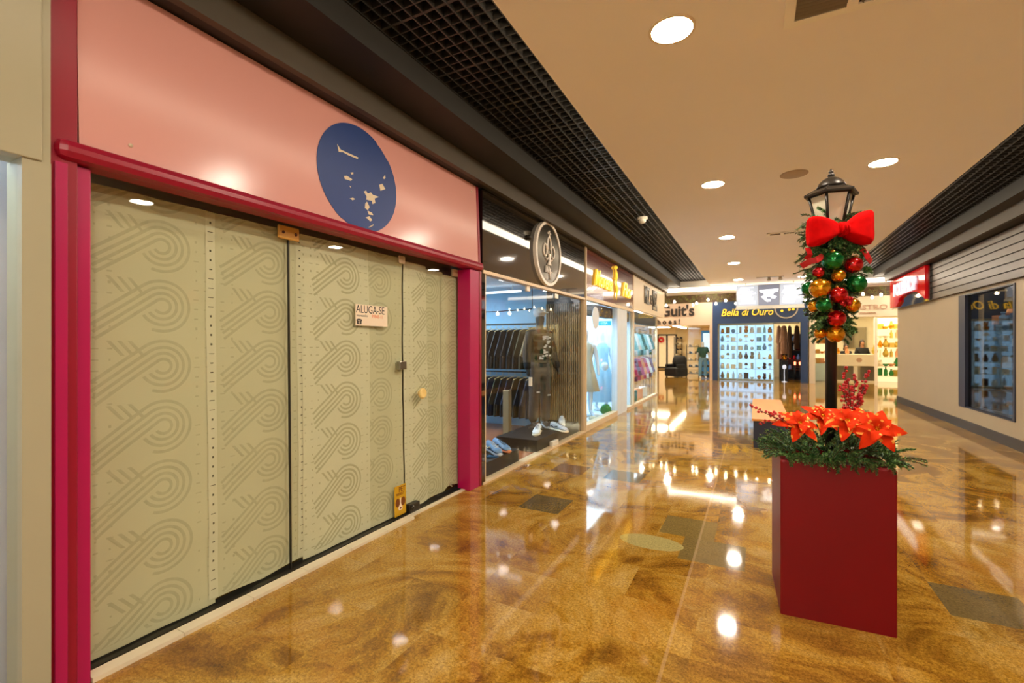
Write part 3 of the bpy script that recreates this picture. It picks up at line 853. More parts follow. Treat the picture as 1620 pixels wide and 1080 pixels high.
# the glass front and the fascia lean back a little at the top
bpy.context.view_layer.update()
def lean(names, px, pz, deg):
    R = Matrix.Translation((px, 0, pz)) @ Matrix.Rotation(math.radians(deg), 4, 'Y') @ Matrix.Translation((-px, 0, -pz))
    for o in list(bpy.data.objects):
        if o.parent is None and o.name.split('.')[0] in names: o.matrix_world = R @ o.matrix_world
lean(('window_1', 'window_2', 'window_8', 'door_1', 'rental_notice', 'warning_sticker', 'glass_clamp', 'paper_sheet'), XG, 0.015, -0.7)
lean(('fascia_board', 'round_sticker'), -2.5, 2.29, -2.4)

# neighbouring shop at the near end
tag(MB().box(-2.6, -2.46, -2.2, 0.755, 2.165, ZB, 0, None, 0.004).build('fascia_board', 'beige_panel'), 'plain beige fascia board beside the tall crimson post', 'sign board')
slab('wall_pilaster', -2.62, -2.47, 0.70, 0.783, 0, 2.165, 'beige_panel')
struct(MB().box(-2.62, -2.475, 0.757, 0.783, 2.166, ZB).build('trim_6', 'beige_panel'))
pane(7, -2.2, 0.7, 0.0, 2.165, -2.52)
slab('wall_white_rear', -2.84, -2.80, -2.2, 0.8, 0, 2.4, 'rear_pale')
tag(MB().box(-2.6, -2.46, YB, -2.2, 0, ZB).build('wall_left_near', 'beige_panel'), kind='structure')
# ================================================================== THE DECORATED LAMP POST AND PLANTER
PX0, PY0, PROT = 0.358, 3.155, math.radians(3.0)
def on_planter(x, y, z):
    return (PX0 + x * math.cos(PROT) - y * math.sin(PROT), PY0 + x * math.sin(PROT) + y * math.cos(PROT), z)
H = 0.83
pl = thing('planter_box', 'tall square red planter box under the decorated lamp post', 'planter', (PX0, PY0, 0), PROT)
hw = 0.252
b = MB()
def sq(w, z, r=0.02):
    o = []
    for sx, sy in ((1, 1), (-1, 1), (-1, -1), (1, -1)):
        for k in range(4):
            a = {(1, 1): 0, (-1, 1): PI / 2, (-1, -1): PI, (1, -1): 1.5 * PI}[(sx, sy)] + k * PI / 6
            o.append((sx * (w - r) + r * math.cos(a), sy * (w - r) + r * math.sin(a), z))
    return o
b.loft([sq(hw, 0, 0.008), sq(hw, H - 0.01, 0.008), sq(hw - 0.004, H, 0.008), sq(hw - 0.03, H, 0.008), sq(hw - 0.03, H - 0.09, 0.008)], smooth=False)
b.build('box', 'red_planter', pl)
MB().box(-hw + 0.031, hw - 0.031, -hw + 0.031, hw - 0.031, H - 0.12, H - 0.06).build('filling', 'twig_brown', pl)

# post
px_, py_ = on_planter(0.028, 0.045, 0)[:2]
lp = thing('lamp_post', 'black lamp post with a six-sided glass lantern rising from the red planter', 'lamp post', (px_, py_, 0))
MB().lathe([(0.029, 0.775), (0.029, 2.06), (0.034, 2.07), (0.034, 2.09), (0.06, 2.1), (0.07, 2.11)], 24).build('pole', 'post_black', lp)
HX = 6; A0 = math.radians(12)
ln = MB()
zb, zt, rb, rt = 2.112, 2.30, 0.070, 0.112
for i in range(HX):
    a, a2 = A0 + i * PI / 3, A0 + (i + 1) * PI / 3
    p0, p1 = Vector((rb * math.cos(a), rb * math.sin(a), zb)), Vector((rt * math.cos(a), rt * math.sin(a), zt))
    q0, q1 = Vector((rb * math.cos(a2), rb * math.sin(a2), zb)), Vector((rt * math.cos(a2), rt * math.sin(a2), zt))
    ln.cyl(p0, p1, 0.0075, 6).cyl(p0, q0, 0.009, 6).cyl(p1, q1, 0.009, 6)
ln.build('lantern_frame', 'lantern_bronze', lp)
for i in range(HX):
    a, a2 = A0 + i * PI / 3, A0 + (i + 1) * PI / 3
    f = 0.965
    vs = [(f * r * math.cos(t), f * r * math.sin(t), z) for r, t, z in ((rb, a, zb), (rb, a2, zb), (rt, a2, zt), (rt, a, zt))]
    ins = [(0.93 * x, 0.93 * y, z) for x, y, z in vs]
    MB().add(vs + ins, [(0, 1, 2, 3), (7, 6, 5, 4), (0, 4, 5, 1), (1, 5, 6, 2), (2, 6, 7, 3), (3, 7, 4, 0)]).build('glass_panel', 'lantern_glass', lp)
rf = MB().lathe([(0.10, 2.335), (0.148, 2.338), (0.15, 2.35), (0.142, 2.356), (0.098, 2.385), (0.082, 2.392), (0.082, 2.402)], 6, 0, None, False, True, A0)
rf.lathe([(0.078, 2.400), (0.076, 2.412), (0.064, 2.440), (0.044, 2.462), (0.024, 2.474), (0.016, 2.478), (0.016, 2.486)], 24)
for i in range(HX):
    a = A0 + i * PI / 3
    rf.cyl((0.146 * math.cos(a), 0.146 * math.sin(a), 2.352), (0.08 * math.cos(a), 0.08 * math.sin(a), 2.394), 0.006, 6)
rf.v = [(x * 0.92, y * 0.92, 2.295 + (z - 2.335) * 0.78) for x, y, z in rf.v]
rf.build('lantern_roof', 'lantern_bronze', lp)
MB().lathe([(0.010, 2.408), (0.017, 2.414), (0.018, 2.421), (0.009, 2.427), (0.012, 2.433), (0.013, 2.440), (0.007, 2.447), (0.002, 2.456)], 16).build('finial', 'lantern_bronze', lp)

def sprig(mb, p, d, L, n, nl, rnd, droop=0.3):
    """one fir tip: a bent twig with rings of flat pointed needles, all in one mesh"""
    p = Vector(p); d = Vector(d).normalized()
    pts = []
    q = p.copy(); dd = d.copy()
    for i in range(6):
        pts.append(q.copy()); q += dd * L / 5; dd = (dd + Vector((0, 0, -droop / 5))).normalized()
    mb.tube(pts, [0.0022] * 6, 4, 2)
    for i in range(n):
        t = (i + 0.5) / n * 5; k = min(4, int(t)); fr = t - k
        c = pts[k].lerp(pts[k + 1], fr); ax = (pts[k + 1] - pts[k]).normalized()
        u = ax.orthogonal().normalized(); a = rnd.uniform(0, 2 * PI)
        r = (u * math.cos(a) + ax.cross(u) * math.sin(a))
        nd_ = (r * 0.9 + ax * 0.75).normalized() * nl * rnd.uniform(0.75, 1.15) * (1 - 0.35 * (i / n))
        w = ax.cross(nd_).normalized() * 0.0029
        m_ = 1 if rnd.random() < 0.4 else 0
        mb.add([c - w, c + nd_ * 0.55 - w * 0.9, c + nd_, c + nd_ * 0.55 + w * 0.9, c + w], [(0, 1, 2, 3, 4)], m_)
rnd = random.Random(11)
g = MB()
# greenery heaped over the planter's rim
for i in range(230):
    a = rnd.uniform(0, 2 * PI)
    rr = 0.255 * math.sqrt(rnd.random())
    x, y = rr * math.cos(a) * 1.05, rr * math.sin(a) * 1.0
    edge = max(abs(x), abs(y)) / 0.27
    z = H + 0.015 + 0.10 * (1 - edge) * rnd.random()
    d = Vector((x * 3.2 + rnd.uniform(-0.5, 0.5), y * 3.2 + rnd.uniform(-0.5, 0.5), 0.55 + rnd.uniform(-0.3, 0.7)))
    P = on_planter(x, y, z)
    sprig(g, P, d, rnd.uniform(0.07, 0.13), 64, 0.022, rnd, 0.6)
for i in range(170):                                       # tips that hang over the four edges
    sx = rnd.choice((0, 1, 2, 3)); u = rnd.uniform(-0.24, 0.24)
    x, y = ((u, -0.225), (u, 0.225), (-0.225, u), (0.225, u))[sx]
    d = Vector(((0, -1), (0, 1), (-1, 0), (1, 0))[sx] + (rnd.uniform(0.0, 0.5),)) + Vector((rnd.uniform(-0.5, 0.5), rnd.uniform(-0.5, 0.5), 0))
    sprig(g, on_planter(x, y, H + 0.025), d, rnd.uniform(0.06, 0.12), 64, 0.021, rnd, 1.2)
for x, y, d, L in ((0.24, -0.2, (1, -0.3, 0.5), 0.14), (0.25, -0.1, (1, 0.2, 0.9), 0.13), (-0.22, -0.2, (-1, -0.2, 0.4), 0.14), (-0.2, 0.0, (-1, 0.2, 0.8), 0.15), (0.0, -0.26, (0.1, -1, -0.3), 0.09)):
    for k in range(3):
        sprig(g, on_planter(x, y, H + 0.03), Vector(d) + Vector((rnd.uniform(-.25, .25),) * 3), L, 50, 0.02, rnd, 0.9)
tag(g.build('fir_foliage', ['fir_dark', 'fir_light', 'twig_brown']), 'dense green artificial fir branches spilling over the red planter', 'greenery')
# garland wound round the post
g = MB()
for i in range(330):
    t = rnd.random(); z = 1.50 + 0.68 * t
    w = 0.075 + 0.075 * min(1, t * 1.6)
    a = rnd.uniform(0, 2 * PI)
    d = Vector((math.cos(a), math.sin(a), rnd.uniform(-0.9, 0.5)))
    sprig(g, (px_ + 0.03 * math.cos(a), py_ + 0.03 * math.sin(a), z), d, w * rnd.uniform(0.8, 1.15), 60, 0.023, rnd, 0.5)
for x, y in ((1322, 386), (1327, 384), (1352, 388), (1358, 392), (1345, 396), (1292, 394), (1300, 398), (1366, 400), (1287, 405), (1372, 425), (1284, 437), (1300, 505), (1342, 510), (1296, 515), (1347, 520)):
    for k in range(5):                                    # tips that point out towards the walkway
        a_ = at(x, y, 2.60); b_ = at(x + rnd.uniform(-9, 9), y + rnd.uniform(-9, 9), 2.47)
        sprig(g, a_, b_ - a_, 0.12, 70, 0.024, rnd, 0.2)
for i in range(56):
    t = i / 55; z = 1.52 + 0.62 * t
    for sd in (-1, 1):
        sprig(g, (px_, py_, z), (sd * math.cos(YAW) * 1.0 + rnd.uniform(-.3, .3), sd * math.sin(YAW) * 1.0 + rnd.uniform(-.3, .3), rnd.uniform(-0.3, 0.6)), (0.07 + 0.085 * t) * rnd.uniform(0.7, 1.05), 90, 0.025, rnd, 0.3)
tag(g.build('fir_garland', ['fir_dark', 'fir_light', 'twig_brown']), 'thick green fir garland wrapped around the upper lamp post', 'garland')

# baubles: (photo x, y, radius in metres, colour, distance along the view, label)
DP = 2.64
def bauble(me, colour, P, r, label):
    t = thing('bauble', label, 'bauble', P, rnd.uniform(-0.6, 0.6), 'baubles on the lamp post garland')
    body = inst('ball', cached('ball' + me, lambda: MB().ball((0, 0, 0), 1.0, 32, 0).mesh('ball', [me])), (0, 0, 0), (rnd.uniform(-.6, .6), rnd.uniform(-.6, .6), 0), r, t)
    cap = inst('cap', cached('capmesh', lambda: MB().lathe([(0.2, 0.96), (0.2, 1.1), (0.17, 1.13), (0.05, 1.14)], 16).ring(0.06, 0.09, 0.03, 12, 0, Matrix.Translation((0, 0.015, 1.2)) @ Matrix.Rotation(PI / 2, 4, 'X')).mesh('cap', ['cap_gold'])), (0, 0, 0), body.rotation_euler, r, t)
    return t
for x, y, r, m, dd, lab in (
        (1317.5, 412, 0.054, 'bauble_green', -0.15, 'bright green bauble directly below the red bow'),
        (1350.6, 419, 0.045, 'bauble_red', -0.14, 'red bauble high beside the bright green one'),
        (1294.7, 431, 0.030, 'bauble_red', -0.14, 'small red bauble just above the big gold bauble'),
        (1326.5, 436, 0.035, 'bauble_gold', -0.15, 'small gold bauble squeezed under the bright green one'),
        (1354.8, 449, 0.051, 'bauble_green', -0.13, 'large dark green bauble on the outer side, beside the coloured middle'),
        (1296.9, 456, 0.053, 'bauble_gold', -0.16, 'largest gold bauble, halfway up the garland'),
        (1279.5, 456, 0.038, 'bauble_green', -0.06, 'green bauble half hidden behind the largest gold one'),
        (1308.0, 449, 0.024, 'bauble_gold', -0.10, 'tiny gold bauble peeping out beside the largest gold one'),
        (1326.7, 466.6, 0.045, 'bauble_red', -0.17, 'red bauble in the very middle of the garland'),
        (1349.0, 482.6, 0.038, 'bauble_gold', -0.14, 'gold bauble touched by the glittered red cluster'),
        (1288.0, 484.5, 0.033, 'bauble_gold', -0.08, 'gold bauble tucked behind the lower green one'),
        (1303.7, 482.4, 0.041, 'bauble_green', -0.15, 'lower green bauble beneath the largest gold one'),
        (1323.3, 503.7, 0.047, 'bauble_red', -0.14, 'lowest red bauble, right above the bottom gold one'),
        (1297.0, 527.0, 0.031, 'bauble_gold', -0.07, 'gold bauble half sunk in fir at the bottom of the garland'),
        (1321.8, 528.4, 0.047, 'bauble_gold', -0.12, 'gold bauble hanging lowest of all on the post')):
    bauble(m, m, at(x, y, DP + dd), r * 0.96, lab)
gl = MB()
for i in range(16):
    c = at(1338, 477, DP - 0.19) + Vector((rnd.uniform(-.022, .022), rnd.uniform(-.02, .02), rnd.uniform(-.022, .022)))
    gl.ball(c, 0.011, 10)
tag(gl.build('glitter_cluster', 'glitter_red'), 'cluster of tiny glittered red berries in the middle of the garland', 'ornament')

# the velvet bow: two stuffed loops and a knot
bow = thing('bow', 'big red velvet bow tied under the lantern', 'bow')
c = at(1329, 364, DP - 0.15)
bow.matrix_world = basis((math.cos(YAW), math.sin(YAW), 0), (math.sin(YAW) * -1, math.cos(YAW), 0), (0, 0, 1), c)
def bow_loop(sgn, L, h0, h1, up):
    rings = []
    for i in range(13):
        t = i / 12
        x = sgn * (0.012 + L * t)
        hh = h0 + (h1 - h0) * math.sin(min(1, t * 1.08) * PI / 2) ** 1.1
        if t > 0.86: hh *= 1 - ((t - 0.86) / 0.14) ** 2 * 0.18
        dp = 0.014 + 0.042 * math.sin(PI * min(1, t * 0.78 + 0.12))
        if t > 0.9: dp *= 0.55
        ring = []
        for k in range(28):
            a = 2 * PI * k / 28
            ca, sa = math.cos(a), math.sin(a)
            fold = 1 + 0.26 * math.sin(3 * a + 0.8) * (1 - 0.6 * t) + 0.05 * math.sin(5 * a + 3 * t)
            y = -dp * fold * (abs(sa) ** 0.8) * (1 if sa > 0 else -1)
            z = hh * (abs(ca) ** 0.75) * (1 if ca > 0 else -1) * (1 + 0.05 * math.sin(4 * a + 5 * t)) + up * t * t
            ring.append((x, y, z))
        rings.append(ring)
    rings.append([(p[0] - sgn * 0.006, p[1] * 0.4, up + (p[2] - up) * 0.82) for p in rings[-1]])
    return MB().loft(rings)
bow_loop(-1, 0.162, 0.026, 0.086, -0.012).build('loop', 'velvet_red', bow)
bow_loop(1, 0.162, 0.026, 0.098, 0.020).build('loop', 'velvet_red', bow)
k = MB().ball((0, -0.015, 0), 0.034, 20, 0, None, 0.85, 1.0, 1.15)
for i in (-1, 0, 1): k.tube([(i * 0.012, -0.02, 0.036), (i * 0.014, -0.05, 0.012), (i * 0.014, -0.05, -0.014), (i * 0.012, -0.02, -0.038)], 0.006, 8)
k.build('knot', 'velvet_red', bow)
# red ribbon loops poking through the garland
def ribbon(pts, w, label):
    b = MB(); P = [at(*p) for p in pts]
    up = Vector((0, 0, 1)); vs = []
    for i, p in enumerate(P):
        d = (P[min(i + 1, len(P) - 1)] - P[max(i - 1, 0)]).normalized()
        n = d.cross(Vector((-math.sin(YAW), math.cos(YAW), 0))).normalized()
        for o1, o2 in ((w, 0), (-w, 0), (-w, 0.003), (w, 0.003)):
            vs.append(p + n * o1 + Vector((-math.sin(YAW), math.cos(YAW), 0)) * o2)
    rings = [vs[i * 4:i * 4 + 4] for i in range(len(P))]
    b.loft(rings, 0, None, False)
    return tag(b.build('ribbon', 'ribbon_red'), label, 'ribbon')
ribbon(((1268, 421, 2.5), (1282, 413, 2.47), (1292, 411, 2.46), (1303, 404, 2.5)), 0.016, 'red ribbon strip curling out of the garland beside the small red bauble')
ribbon(((1278, 392, 2.5), (1282, 402, 2.48), (1276, 410, 2.5)), 0.014, 'short red ribbon tail below the drooping loop of the bow')
ribbon(((1362, 392, 2.52), (1370, 400, 2.5), (1374, 408, 2.5), (1379, 414, 2.52)), 0.015, 'red ribbon end sticking out on the outer side of the garland')

# poinsettias
def petal_mesh(L, W, curl, seed):
    b = MB(); r = random.Random(seed); n = 8
    vs, fs, ms = [], [], []
    for i in range(n + 1):
        t = i / n
        w = W * (math.sin(PI * min(1, t ** 0.8)) ** 0.8) * (1 if t < 1 else 0) + 0.0006
        z = curl * math.sin(t * PI * 0.6) * L - 0.55 * L * t * t * (0.7 + 0.3 * curl)
        for j in range(5):
            u = (j - 2) / 2
            vs.append((L * t, u * w, z + 0.16 * w * (u * u) + 0.003 * math.sin(9 * t + 3 * u + seed)))
    for i in range(n):
        for j in range(4):
            fs.append((i * 5 + j, (i + 1) * 5 + j, (i + 1) * 5 + j + 1, i * 5 + j + 1)); ms.append(1 if (j in (0, 3) and r.random() < 0.22) else 0)
    k = len(vs)
    vs2 = [(x, y, z - 0.0015) for x, y, z in vs]
    b.v = vs + vs2
    b.f = fs + [tuple(reversed([q + k for q in f])) for f in fs]
    b.m = ms + ms; b.sm = [True] * len(b.f)
    return b
def poinsettia(P, R, tilt, az, label, seed):
    t = thing('poinsettia', label, 'flower', P, 0, 'poinsettias in the red planter')
    t.rotation_euler = (tilt, 0, az)
    r = random.Random(seed)
    for ringn, (cnt, L, W, lift) in enumerate(((6, R, R * 0.25, 0.12), (5, R * 0.68, R * 0.2, 0.5))):
        for i in range(cnt):
            a = 2 * PI * (i + 0.5 * ringn) / cnt + r.uniform(-0.15, 0.15)
            o = petal_mesh(L * r.uniform(0.88, 1.08), W, lift, seed * 20 + i + ringn * 7).build('petal', ['petal_red', 'petal_edge'], t)
            o.rotation_euler = (0, -0.12 - 0.2 * ringn, a); o.location = (0, 0, 0.004 * ringn)
    c = MB()
    for i in range(9):
        a = i * 2.4; rr = 0.0045 * math.sqrt(i)
        c.ball((rr * math.cos(a), rr * math.sin(a), 0.018), 0.005, 8)
    c.build('flower_centre', 'bauble_gold', t)
    MB().tube([(0, 0, 0.0), (0, 0.002, -0.05), (0.004, 0.01, -0.11)], 0.003, 6).build('stem', 'fir_light', t)
    return t
poinsettia(at(1262, 672, 2.36), 0.112, 0.85, 0.55, 'red poinsettia over the near corner beside the long berry spray', 3)
poinsettia(at(1300, 661, 2.50), 0.105, 0.75, 0.45, 'orange-lit poinsettia partly behind, just before the black post', 5)
poinsettia(at(1338, 668, 2.34), 0.115, 0.8, 0.4, 'poinsettia with gold edges in front of the black post', 8)
poinsettia(at(1364, 666, 2.42), 0.105, 0.6, 0.2, 'poinsettia with upright petals below the tall berry twigs', 12)
poinsettia(at(1386, 680, 2.26), 0.122, 1.1, 0.1, 'poinsettia whose long petal hangs over the outer corner of the planter', 17)

# berry twigs
BERRY = None
def berry_branch(pts, n, label, seed, br=0.008, side=0.03):
    global BERRY
    t = thing('berry_branch', label, 'berry branch', pts[0], 0, 'red berry branches in the planter')
    r = random.Random(seed); P0 = Vector(pts[0]); P = [Vector(p) - P0 for p in pts]
    # smooth centre line
    cl = []
    for i in range(13):
        u = i / 12 * (len(P) - 1); k = min(len(P) - 2, int(u)); f = u - k
        cl.append(P[k].lerp(P[k + 1], f))
    tw = MB().tube(cl, [0.003 - 0.0016 * i / 12 for i in range(13)], 6)
    me = cached('berrymesh', lambda: MB().ball((0, 0, 0), 1, 12, 0).mesh('berry', ['berry_red']))
    bs = []
    for i in range(n):
        u = (0.12 + 0.88 * (i + 0.5) / n) * 12; k = min(11, int(u)); c = cl[k].lerp(cl[k + 1], u - k)
        o = Vector((r.uniform(-1, 1), r.uniform(-1, 1), r.uniform(-0.2, 1))).normalized() * side * r.uniform(0.3, 1) * (1.15 - 0.6 * i / n)
        tw.tube([c, c + o * 0.9], 0.0011, 4); bs.append((c + o, br * r.uniform(0.75, 1.1)))
    tw.build('twig', 'twig_brown', t)
    for c, rr in bs: inst('berry', me, c, (0, 0, 0), rr, t)
    return t
base = at(1342, 676, 2.55)
for i, (x, y, dd, lab) in enumerate((
        (1336, 592, 2.62, 'tallest red berry twig right beside the black post'), (1342, 612, 2.55, 'middle red berry twig leaning away from the post'),
        (1353, 604, 2.66, 'slim red berry twig between the two tallest ones'), (1374, 598, 2.58, 'red berry twig reaching furthest out above the outer flower'),
        (1366, 622, 2.60, 'bushy red berry twig low among the upright group'), (1331, 622, 2.60, 'short red berry twig hugging the black post'))):
    top = at(x, y - 11, dd)
    mid = base.lerp(top, 0.5) + Vector((0.01, 0, 0.015))
    berry_branch([base, mid, top], 30, lab, 40 + i, 0.0085, 0.030)
base = at(1262, 690, 2.40)
berry_branch([base, at(1238, 665, 2.36), at(1212, 654, 2.33), at(1187, 641, 2.32)], 20, 'long red berry spray reaching out over the floor, upper one', 60, 0.0065, 0.022)
berry_branch([base, at(1236, 668, 2.42), at(1216, 667, 2.42), at(1200, 671, 2.42)], 18, 'shorter red berry spray below the long one at the planter corner', 61, 0.006, 0.022)
berry_branch([base, at(1245, 668, 2.36), at(1228, 655, 2.36), at(1219, 656, 2.36)], 14, 'dense stub of red berries behind the near corner flower', 62, 0.007, 0.022)

# bench behind the planter
bn = thing('bench', 'dark navy box bench with an orange wood top in the middle of the hall', 'bench', (0.19, 8.72, 0))
MB().box(-0.215, 0.215, -1.34, 1.34, 0, 0.38).build('base', 'navy_side', bn)
MB().box(-0.235, 0.235, -1.37, 1.37, 0.38, 0.41, 0, None, 0.003).build('top', 'bench_wood', bn)
# ================================================================== SHOP FRONTS DOWN THE CORRIDOR
def lamp_panel(name, label, cat, x0, x1, y0, y1, z, m):
    t = thing(name, label, cat, ((x0 + x1) / 2, (y0 + y1) / 2, z))
    hx, hy = (x1 - x0) / 2, (y1 - y0) / 2
    MB().box(-hx, hx, -hy, hy, -0.012, 0).build('diffuser', m, t)
    MB().box(-hx - 0.015, hx + 0.015, -hy - 0.015, hy + 0.015, -0.004, 0.02).build('housing', 'white_plastic', t)
    return t
# --- clothing shop: black glossy fascia with a round emblem
MB_ = MB().box(-2.62, -2.5, 4.115, 7.37, 2.22, ZB)
tag(MB_.build('fascia_board', 'black_gloss'), 'long glossy black fascia board above the clothing shop', 'sign board')
tag(MB().box(-2.62, -2.485, 7.38, 7.43, 0, ZB).build('frame_post', 'cream_frame'), 'slim cream post between the clothing shop and the gold script shop', 'post')
lg = thing('round_emblem_sign', 'round metallic black emblem sign on the glossy black fascia', 'sign')
lg.matrix_world = on_left(-2.499, 5.77, 2.67)
mat('emblem_steel', s(70, 64, 52), 0.22, metal=1.0, var=0.1)
MB().lathe([(0.40, 0.0), (0.40, 0.03), (0.392, 0.035)], 64, 0, None, False).build('disc', 'emblem_steel', lg)
MB().ring(0.39, 0.43, 0.045, 72).build('ring', 'logo_ring', lg)
em = MB()
Z = Matrix.Translation((0, 0, 0.036))
em.tube([(0.075 * math.cos(a) * 0.8, 0.12 + 0.105 * math.sin(a), 0.04) for a in [PI * (-0.22 + 1.44 * i / 16) for i in range(17)]], 0.014, 6)
for sx in (-1, 1):
    em.tube([(sx * 0.13 + 0.055 * math.cos(a), 0.035 + 0.08 * math.sin(a), 0.04) for a in [2 * PI * i / 18 for i in range(19)]], 0.013, 6)
    em.tube([(sx * 0.02, -0.05, 0.04), (sx * 0.07, -0.09, 0.04), (sx * 0.11, -0.07, 0.04)], 0.011, 6)
em.box(-0.012, 0.012, 0.23, 0.31, 0.03, 0.05).box(-0.045, 0.045, 0.262, 0.284, 0.03, 0.05)
em.prism([(-0.02, 0.0), (0.02, 0.0), (0.014, -0.1), (0.05, -0.15), (-0.05, -0.15), (-0.014, -0.1)], 0.02, 0, Z)
em.text('N', 0.13, 0.02, 0, Matrix.Translation((-0.09, -0.22, 0.034)), shear=0.3, bold=0.01, xs=0.9)
em.tube([(-0.01, -0.17, 0.04), (0.02, -0.25, 0.04), (0.03, -0.26, 0.04)], 0.012, 6).tube([(0.03, -0.19, 0.04), (0.035, -0.34, 0.04)], 0.012, 6).tube([(0.0, -0.25, 0.04), (0.1, -0.235, 0.04)], 0.010, 6)
em.build('emblem', 'logo_ring', lg)
tag(MB().lathe([(0.03, 0), (0.03, 0.05), (0.02, 0.06)], 14).build('security_camera', 'dark_steel', loc=(-2.512, 5.2, 2.78), rot=(0, PI / 2, 0)), 'small dark camera on the black fascia beside the round emblem', 'camera')
fr = MB()
fr.box(-2.58, -2.49, 4.12, 7.37, 2.19, 2.225, 0)
fr.box(-2.58, -2.50, 4.17, 4.185, 0, 2.2, 0).box(-2.58, -2.50, 7.36, 7.38, 0, 2.2, 0)
fr.box(-2.60, -2.49, 4.12, 7.38, 0, 0.02, 0)
struct(fr.build('trim_7', 'cream_frame'))
pane(3, 4.19, 5.24, 0.02, 2.19, -2.545)
pane(4, 6.25, 7.36, 0.02, 2.19, -2.545)
d2 = pane(2, 5.25, 6.235, 0.03, 2.18, -2.54, 'door')
MB().box(-2.53, -2.49, 5.28, 5.31, 0.93, 1.04, 0, None, 0.004).build('door_handle', 'white_plastic', d2)
MB().box(-2.552, -2.52, 5.22, 5.31, 2.12, 2.19, 0, None, 0.004).build('top_clamp', 'logo_ring', d2)
MB().box(-2.552, -2.52, 6.12, 6.26, 2.11, 2.18, 0, None, 0.004).build('top_hinge', 'steel', d2)
MB().box(-2.56, -2.51, 6.02, 6.24, 0.02, 0.09, 0, None, 0.006).build('floor_hinge', 'white_plastic', d2)
struct(MB().box(-2.60, -2.50, 4.10, 4.165, 0, 2.22).build('trim_8', 'black_gloss'))
# interior
lamp_panel('ceiling_lamp', 'cool light panel added inside the pale window beside the tall crimson post', 'ceiling light', -2.77, -2.66, -1.6, 0.6, 2.3, 'panel_cool')  # added panel that brightens the pale wall behind this window
lamp_panel('ceiling_lamp', 'square light panel in the clothing shop ceiling', 'ceiling light', -4.95, -4.05, 4.4, 6.5, 2.40, 'panel_cool')
lt = thing('tube_light', 'long white tube light high in the clothing shop', 'ceiling light', (-3.9, 6.7, 2.30))
MB().box(-0.55, 0.55, -0.03, 0.03, 0, 0.03).build('tube', 'screen_text', lt)
MB().cyl((-0.4, 0, 0.03), (-0.4, 0, 0.12), 0.006, 6).cyl((0.4, 0, 0.03), (0.4, 0, 0.12), 0.006, 6).build('hanger_rod', 'steel', lt)
sw = MB()
sw.box(-3.17, -2.57, 7.33, 7.38, 0.0, 2.36, 0)
for i in range(17):
    x = -3.165 + i * 0.036
    sw.box(x, x + 0.016, 7.29, 7.33, 0.0, 2.14, 1)
tag(sw.build('slat_wall_panel', ['slat_dark', 'slat_tan']), 'vertical slatted wall panel behind the dressed mannequin', 'wall panel')
pf = MB().box(0, 0.62, -0.85, 0.85, 0, 0.16)
tag(pf.build('display_platform', 'matt_black', loc=(-3.2, 6.49, 0.012)), 'black display platform under the dressed mannequin', 'platform')
tag(MB().box(0, 0.55, -0.38, 0.38, 0, 0.16).build('display_platform', 'matt_black', loc=(-3.13, 4.72, 0.012)), 'black display platform just inside the glass beside the magenta post', 'platform')

# figures -----------------------------------------------------------
def body(name, P, mats, k=1.0, levels=2):
    """P: dict of joint positions; returns one continuous body mesh"""
    J = ['pelvis', 'waist', 'chest', 'neck0', 'neck1', 'head0', 'head1',
         'shL', 'elL', 'wrL', 'haL', 'shR', 'elR', 'wrR', 'haR', 'hipL', 'knL', 'anL', 'toL', 'hipR', 'knR', 'anR', 'toR']
    R = dict(pelvis=(0.15, 0.11), waist=(0.125, 0.095), chest=(0.155, 0.105), neck0=(0.06, 0.06), neck1=(0.052, 0.052), head0=(0.075, 0.088), head1=(0.062, 0.075),
             shL=0.06, elL=0.042, wrL=0.028, haL=0.03, shR=0.06, elR=0.042, wrR=0.028, haR=0.03,
             hipL=0.09, knL=0.058, anL=0.038, toL=0.032, hipR=0.09, knR=0.058, anR=0.038, toR=0.032)
    E = [(0, 1), (1, 2), (2, 3), (3, 4), (4, 5), (5, 6), (2, 7), (7, 8), (8, 9), (9, 10), (2, 11), (11, 12), (12, 13), (13, 14), (0, 15), (15, 16), (16, 17), (17, 18), (0, 19), (19, 20), (20, 21), (21, 22)]
    return skin_mesh(name, [P[j] for j in J], E, [tuple(c * k for c in (R[j] if isinstance(R[j], tuple) else (R[j], R[j]))) for j in J], mats, 0, levels)
def pose(armL=(0.06, -0.02), armR=(0.06, -0.02), h=1.0):
    z = lambda v: v * h
    return dict(pelvis=(0, 0, z(0.96)), waist=(0, 0, z(1.12)), chest=(0, 0, z(1.34)), neck0=(0, 0.0, z(1.50)), neck1=(0, -0.01, z(1.56)), head0=(0, -0.015, z(1.66)), head1=(0, -0.005, z(1.76)),
                shL=(-0.19, 0, z(1.43)), elL=(-0.25, armL[1] * 0.3, z(1.14)), wrL=(-0.25 - armL[0] * 0.3, armL[1] * 2, z(0.9)), haL=(-0.25 - armL[0] * 0.3, armL[1] * 2.4 - 0.01, z(0.81)),
                shR=(0.19, 0, z(1.43)), elR=(0.25, armR[1] * 0.3, z(1.14)), wrR=(0.25 + armR[0] * 0.3, armR[1] * 2, z(0.9)), haR=(0.25 + armR[0] * 0.3, armR[1] * 2.4 - 0.01, z(0.81)),
                hipL=(-0.095, 0, z(0.90)), knL=(-0.11, -0.015, z(0.5)), anL=(-0.12, 0.01, z(0.09)), toL=(-0.13, -0.13, z(0.035)),
                hipR=(0.095, 0, z(0.90)), knR=(0.11, -0.015, z(0.5)), anR=(0.12, 0.01, z(0.09)), toR=(0.13, -0.13, z(0.035)))
